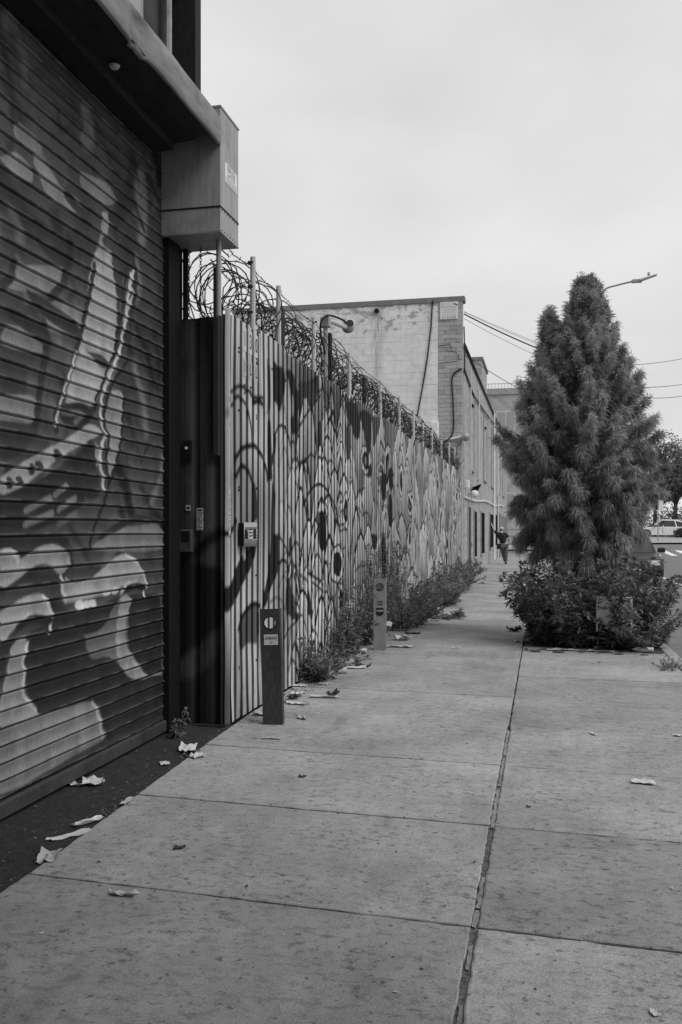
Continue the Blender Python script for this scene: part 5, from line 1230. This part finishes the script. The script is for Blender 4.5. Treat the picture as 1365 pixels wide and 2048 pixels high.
# ------------------------------------------------------------------ cars
def car(loc,rz,paint_m,label,L=4.5,Wd=1.82,H=1.62,group='parked cars'):
    o=tag(empty('car',loc,rz),label,'car',group); h=L/2; w=Wd/2      # front towards +x (local)
    out=[(-h,.45),(-h+.05,.85),(-h+.18,.98),(-.3,1.02),(h-1.35,.98),(h-.35,.84),(h-.08,.72),(h,.5),(h-.06,.28),(h-.4,.22),(-h+.4,.22),(-h+.06,.28)]
    mb=MB(); n=len(out)
    for (t,ins) in ((-w,.05),(-w+.06,.0),(w-.06,.0),(w,.05)):
        for (x,z) in out: mb.v.append((x*(1-ins*.5),t,z-(ins*.7 if z>.6 else -ins*.5)))
    for k in range(3):
        for i in range(n): j=(i+1)%n; mb.f.append((k*n+i,(k+1)*n+i,(k+1)*n+j,k*n+j))
    mb.f.append(tuple(range(n))); mb.f.append(tuple(range(4*n-1,3*n-1,-1)))
    mb.build('body',paint_m,o)
    gh=[(h-1.45,.95),(h-2.15,H-.1),(h-2.5,H),(-h+1.0,H-.02),(-h+.45,H-.2),(-h+.12,.95)]; gb=MB(); n=len(gh)
    for sgn in (-1,1):
        for x,z in gh: gb.v.append((x,sgn*(w-.04-.2*(z-.95)/(H-.95)),z))
    for i in range(n-1): gb.f.append((i,i+1,n+i+1,n+i))
    gb.f.append(tuple(range(n-1,-1,-1))); gb.f.append(tuple(range(n,2*n))); cb_=gb.build('cabin',paint_m,o)
    def lerp2(a,b,t): return tuple(a[i]+(b[i]-a[i])*t for i in range(2))
    for sgn in (-1,1):
        f=lambda x,z:(x,sgn*(w-.036-.2*(z-.95)/(H-.95)),z)
        for p in ([(h-1.6,1.0),(h-2.2,H-.13),(h-2.55,H-.1),(.0,H-.1),(.0,1.0)],[(-.08,1.0),(-.08,H-.1),(-h+1.3,H-.12),(-h+1.15,1.0)],[(-h+1.05,1.0),(-h+1.2,H-.13),(-h+.55,H-.28),(-h+.4,1.0)]):
            v=[f(*q) for q in p]; MB().add(v,[tuple(range(len(v)))]).build('side_window',M['glass_dark'],cb_)
    def pane(a,b,name):
        (x0,z0),(x1,z1)=a,b; w0,w1=w-.12-.2*(z0-.95)/(H-.95),w-.12-.2*(z1-.95)/(H-.95); nx_,nz_=(z1-z0),-(x1-x0); l=math.hypot(nx_,nz_); nx_,nz_=nx_/l*.006,nz_/l*.006
        if name=='rear_window': nx_,nz_=-nx_,-nz_
        if name=='windscreen' : nx_,nz_=abs(nx_),abs(nz_)
        MB().add([(x0+nx_,-w0,z0+nz_),(x0+nx_,w0,z0+nz_),(x1+nx_,w1,z1+nz_),(x1+nx_,-w1,z1+nz_)],[(0,1,2,3)]).build(name,M['glass_dark'],cb_)
    pane((h-1.5,.99),(h-2.13,H-.13),'windscreen'); MB().add([(-h+.16,-w+.15,1.0),(-h+.16,w-.15,1.0),(-h+.43,w-.28,H-.24),(-h+.43,-w+.28,H-.24)],[(0,1,2,3)]).build('rear_window',M['glass_dark'],cb_)
    for x in (-h+.85,h-.9):
        for sgn in (-1,1):
            t=MB().lathe([(.2,-.11),(.33,-.11),(.35,-.08),(.35,.08),(.33,.11),(.2,.11)],(0,0,0),20,1).build('wheel',M['tyre'],o,smooth=False); t.location=(x,sgn*(w-.09),.35)
            rm=MB().lathe([(.05,-.125),(.20,-.118),(.225,-.10),(.225,.10),(.20,.118),(.05,.125)],(0,0,0),16,1).build('rim',M['rim'],t)
            pts=[(.42*math.cos(a)+x,sgn*(w+.002),.36+.42*math.sin(a)) for a in np.linspace(-.3,PI+.3,14)]; 
            MB().add([(x,sgn*(w+.001),.36)]+[(p[0],p[1]-sgn*.001,p[2]) for p in pts],[(0,i,i+1) for i in range(1,14)]).build('wheel_arch',M['ink'],o)
    for sgn in (-1,1):
        MB().bbox(h-.28,h-.02,sgn*(w-.28)-.17,sgn*(w-.28)+.17,.64,.78,.02).build('headlight',M['lamp_glass'],o); MB().bbox(-h-.005,-h+.14,sgn*(w-.18)-.12,sgn*(w-.18)+.12,.72,.92,.02).build('tail_light',M['dark_metal'],o)
        mr_=MB().bbox(h-1.72,h-1.52,sgn*(w+.12)-.11,sgn*(w+.12)+.11,1.0,1.15,.03).build('mirror',M['ink'],o)
        MB().box(-.02,.02,sgn*(w+.001)-.002,sgn*(w+.001)+.002,.35,.96).build('door_seam',M['ink'],o); MB().bbox(.15,.32,sgn*(w+.012)-.012,sgn*(w+.012)+.012,.86,.9,.005).build('door_handle',M['rim'],o)
    MB().bbox(h-.06,h+.012,-.5,.5,.36,.6,.02).build('grille',M['ink'],o); MB().box(h-.05,h+.016,-.24,.24,.42,.53).build('number_plate',M['white_sign'],o)
    return o
car((2.66,30.9,-.13),R(-90),M['car_dark'],'dark car parked at the kerb behind the tree pit bush',H=1.62)
def at_ground(x,y): return (x,y,rise(x,y)-.0)
car(at_ground(11.0,90.2),R(180),M['car_white'],'white sport utility car seen side on at the far junction',L=4.7,H=1.70)
car(at_ground(14.6,94.6),R(180),M['car_grey'],'pale grey car parked behind the white car at the far junction',L=4.6,H=2.0)
car(at_ground(13.55,84.0),R(180),M['car_dark'],'dark car nose entering at the right picture edge',L=4.5,H=1.45)
# ------------------------------------------------------------------ street lamp, utility pole, cables, sign
lp=tag(empty('street_lamp',(1.42,24.2,0)),'grey street lamp with a flat head reaching over the road above the conifer','street lamp')
MB().tube([(0,0,0),(0,0,.5),(0,0,7.3)],[.11,.09,.06],10).build('pole',M['galv'],lp)
MB().tube(smooth_line([(0,0,7.2),(.03,0,7.6),(.16,0,7.82),(.45,0,7.9),(.85,0,7.98)],4),.024,8).build('arm',M['galv'],lp)
MB().bbox(.8,1.05,-.06,.06,7.94,8.02,.02).build('head_collar',M['galv'],lp); hd=MB().add([(1.0,-.13,7.97),(1.0,.13,7.97),(1.42,.10,8.1),(1.42,-.10,8.1),(1.0,-.10,8.02),(1.0,.10,8.02),(1.4,.08,8.115),(1.4,-.08,8.115)],[(0,3,2,1),(4,5,6,7),(0,1,5,4),(1,2,6,5),(2,3,7,6),(3,0,4,7)]).build('lamp_head',M['galv_light'],lp); MB().lathe([(.03,8.1),(.035,8.13),(.03,8.18)],(1.22,0,0),8,2).build('photocell',M['galv'],lp)
up=tag(empty('utility_pole',(1.5,33,0)),'wooden utility pole mostly hidden behind the conifer','pole'); MB().tube([(0,0,0),(0,0,7.6)],[.15,.11],10).build('shaft',M['bark'],up); MB().box(-.9,.9,-.06,.06,6.6,6.72).build('crossarm',M['wood_dark'],up)
up2=tag(empty('utility_pole',(12.9,66,0)),'far utility pole crossarm showing at the right edge above the trees','pole'); MB().tube([(0,0,0),(0,0,10.6)],[.17,.13],10).build('shaft',M['bark'],up2); MB().box(-3.2,1.5,-.07,.07,10.1,10.25).build('crossarm',M['wood_dark'],up2)
def cable(a,b,sag,r,label):
    a,b=Vector(a),Vector(b); pts=[]
    for i in range(17):
        t=i/16; p=a.lerp(b,t); p.z-=sag*4*t*(1-t); pts.append(p)
    tag(MB().tube(pts,r,5,False).build('overhead_cable',M['ink']),label,'cable','overhead cables')
cable((-2.44,FB+.2,8.42),(1.45,33,7.4),.10,.022,'thickest black overhead cable from the building corner to the conifer')
cable((-2.44,FB+.2,8.50),(1.45,33,7.62),.06,.006,'upper thin cable above the thickest black cable')
cable((-2.44,FB+.2,8.48),(1.45,33,7.55),.07,.006,'second thin cable just over the thickest black cable')
cable((-2.44,FB+.2,8.28),(1.45,33,7.1),.12,.007,'thin cable just under the thickest black cable')
cable((-2.44,FB+.3,7.15),(1.45,33,5.6),.2,.010,'single cable sloping from below the parapet toward the conifer')
cable((1.5,33,7.4),(12.9,66,14.6),.5,.012,'upper cable leaving the conifer toward the right edge')
cable((1.5,33,6.7),(12.9,66,12.6),.5,.014,'lower cable leaving the conifer toward the right edge')
cable((1.5,33,6.6),(12.9,66,12.3),.9,.014,'lowest cable leaving the conifer toward the right edge')
sp_=tag(empty('street_sign',(9.0,76.0,rise(9,76)-.1)),'narrow white sign on a thin post at the far corner','sign'); MB().tube([(0,0,0),(0,0,3.6)],.045,6).build('post',M['galv'],sp_); MB().box(.04,.40,-.06,-.045,2.55,3.4).build('sign_plate',M['white_sign'],sp_)
# ------------------------------------------------------------------ far building and trees
fbld=tag(empty('far_building',(-2,92,0)),'pale brick building with rooftop railing across the far street','building')
MB().box(-30,4.2,0,8,0,15.6).build('wall',M['far_brick'],fbld); MB().box(-30.1,4.3,-.15,8.1,15.2,15.8).build('parapet',M['kerb'],fbld)
mb=MB()
for i in range(26): mb.tube([(-4+.32*i,0,15.8),(-4+.32*i,0,16.3)],.02,4)
mb.tube([(-4.2,0,16.3),(4.2,0,16.3)],.03,4); mb.build('railing',M['galv'],fbld)
for x in (-2.6,.6,2.9):
    for z in (3.2,7.2,11.4):
        wv=MB().box(x,x+1.9,-.08,-.005,z,z+2.1).build('window',M['panel_pale'],fbld); MB().box(x+.1,x+.9,-.1,-.081,z+.1,z+2.0).build('pane',M['window_panel'],wv); MB().box(x+1.0,x+1.8,-.1,-.081,z+.1,z+2.0).build('pane',M['window_panel'],wv)
for z in (.9,1.6): MB().box(-30,4.2,-.04,-.003,z,z+.06).build('string_course',M['coping'],fbld)
def leafy_tree(loc,H,cr,seed,label,n=5200,trunk=.28):
    rs=np.random.RandomState(seed); T=tag(empty('leafy_tree',loc),label,'tree','trees beyond the junction'); tr=MB(); LV=Leaves(); h1=H*.34
    tr.tube([(0,0,-.3),(.1,0,h1*.6),(.15,.1,h1)],[trunk,trunk*.75,trunk*.6],8); cl=[]
    for i in range(9):
        a=i*2.4+rs.uniform(-.3,.3); l=H*rs.uniform(.2,.5); e=rs.uniform(.6,1.25); p=np.array([.15,.1,h1*rs.uniform(.75,1)]); d=np.array([math.cos(a)*math.cos(e),math.sin(a)*math.cos(e),math.sin(e)]); q=p+d*l*.5+rs.normal(0,.2,3); r_=p+d*l+rs.normal(0,.3,3); tr.tube([p,q,r_],[trunk*.45,trunk*.28,trunk*.1],6)
        cl+=[(q,.6),(r_,1.)]
    for i in range(26): a=rs.uniform(0,6.28); r=cr*math.sqrt(rs.rand()); cl.append((np.array([r*math.cos(a),r*math.sin(a),H*(.42+.5*rs.rand()*(1-.4*(r/cr)**2))]),rs.uniform(.6,1.1)))
    k=n//len(cl)
    for c,s in cl:
        v=rs.normal(0,1,(k,3)); v/=np.linalg.norm(v,axis=1,keepdims=True); p=c+v*cr*.36*s*rs.uniform(.45,1.05,(k,1))*[1,1,.75]; LV.diamonds(p,v+rs.normal(0,.6,(k,3))+[0,0,-.2],.10,.30,.3,rs)
    tr.build('trunk',M['bark'],T,smooth=True); LV.build('crown',M['far_leaf'],T)
leafy_tree((13.6,101,.7),12.5,4.2,81,'leafy tree with a forked trunk behind the white car',7500)
leafy_tree((11.9,104,.7),11.0,3.6,82,'leafy tree just left of the forked trunk tree',6500)
leafy_tree((18.5,106,.7),13.5,5,83,'tallest leafy tree at the right picture edge',6500)
leafy_tree((7.5,108,.7),9,4,84,'leafy tree mostly hidden behind the conifer',5000)
def far_bush(loc,r,h,seed,label):
    rs=np.random.RandomState(seed); o=tag(empty('hedge_bush',loc),label,'bush','bushes behind the far cars'); LV=Leaves(); st=MB(); k=1500
    for i in range(5): st.tube([(rs.uniform(-.3,.3),rs.uniform(-.3,.3),-.1),(rs.uniform(-r,r)*.5,rs.uniform(-r,r)*.5,h*.7)],[.06,.02],5)
    v=rs.normal(0,1,(k,3)); v/=np.linalg.norm(v,axis=1,keepdims=True); v[:,2]=np.abs(v[:,2]); bump=.75+.4*vnoise(v[:,0]*3+9,v[:,1]*3+v[:,2]*2+9,seed); p=v*bump[:,None]*[r,r,h]*rs.uniform(.6,1.05,(k,1)); LV.diamonds(p,v+rs.normal(0,.6,(k,3)),.09,.28,.3,rs); tag(st.build('stems',M['bark'],o),kind='stuff'); LV.build('leaves',M['far_leaf'],o)
for i,(x,y,r,h,lab) in enumerate(((6.0,97,2.4,3.0,'low round bush left of the far cars'),(9.6,99,2.4,3.2,'bush behind the nose of the white car'),(13.2,99,2.3,3.6,'bush behind the roof of the white car'),(16.6,100,2.6,4.2,'tall bush at the right edge behind the cars'))): far_bush((x,y,.7),r,h,90+i,lab)

# unseen trees added behind the viewpoint to shade the gate corner and near slabs
def shade_tree(loc,H,cr,seed,label):
    rs=np.random.RandomState(seed); T=tag(empty('added_shade_tree',loc),label,'tree','added shade trees behind the viewpoint'); tr=MB(); LV=Leaves()
    tr.tube([(0,0,-.1),(.05,0,2.2),(.1,0,H*.5)],[.2,.16,.11],9)
    for i in range(9):
        a=i*2.4; tr.tube([(.08,0,2.4+.3*i),(cr*.4*math.cos(a),cr*.4*math.sin(a),3.6+.45*i),(cr*.8*math.cos(a),cr*.8*math.sin(a),4.2+.5*i)],[.07,.05,.015],6)
    k=9000; v=rs.normal(0,1,(k,3)); v/=np.linalg.norm(v,axis=1,keepdims=True); p=v*(rs.rand(k,1)**.4)*[cr,cr,H*.36]+[0,0,H*.64]; LV.diamonds(p,rs.normal(0,1,(k,3))-[0,0,.3],.11,.30,.3,rs)
    tr.build('trunk',M['bark'],T,smooth=True); LV.build('crown',M['far_leaf'],T)
shade_tree((1.2,-2.2,0),11,4.4,101,'unseen leafy tree added for shade close behind the viewpoint'); shade_tree((1.2,-9,0),11,4.4,102,'unseen leafy tree added for shade farther behind the viewpoint')
rb=tag(empty('shade_building',(0,-26,0)),'unseen dark building added for shade behind the viewpoint','building')  # unseen block added to hold back sky light from behind
MB().box(-40,40,-8,0,0,15).build('wall',M['coping'],rb); MB().box(-40.1,40.1,-8.1,.2,15,15.5).build('parapet',M['coping'],rb)
for i in range(12):
    for j in range(4):
        w_=MB().box(-34+6*i,-32+6*i,.002,.05,1.2+3.6*j,3.4+3.6*j).build('window',M['glass_dark'],rb)
cup=tag(empty('paper_cup',(-2.18,9.75,.035),R(35)),'crushed white paper cup on its side before the first weeds','cup')
c1=MB().lathe([(.024,-.05),(.026,-.048),(.036,.045),(.038,.05),(.035,.05),(.026,-.04)],(0,0,0),14,0).build('cup_wall',M['paper'],cup,smooth=False); MB().lathe([(.0375,.012),(.0365,-.012)],(0,0,0),14,0).build('printed_band',M['paper_grey'],cup)
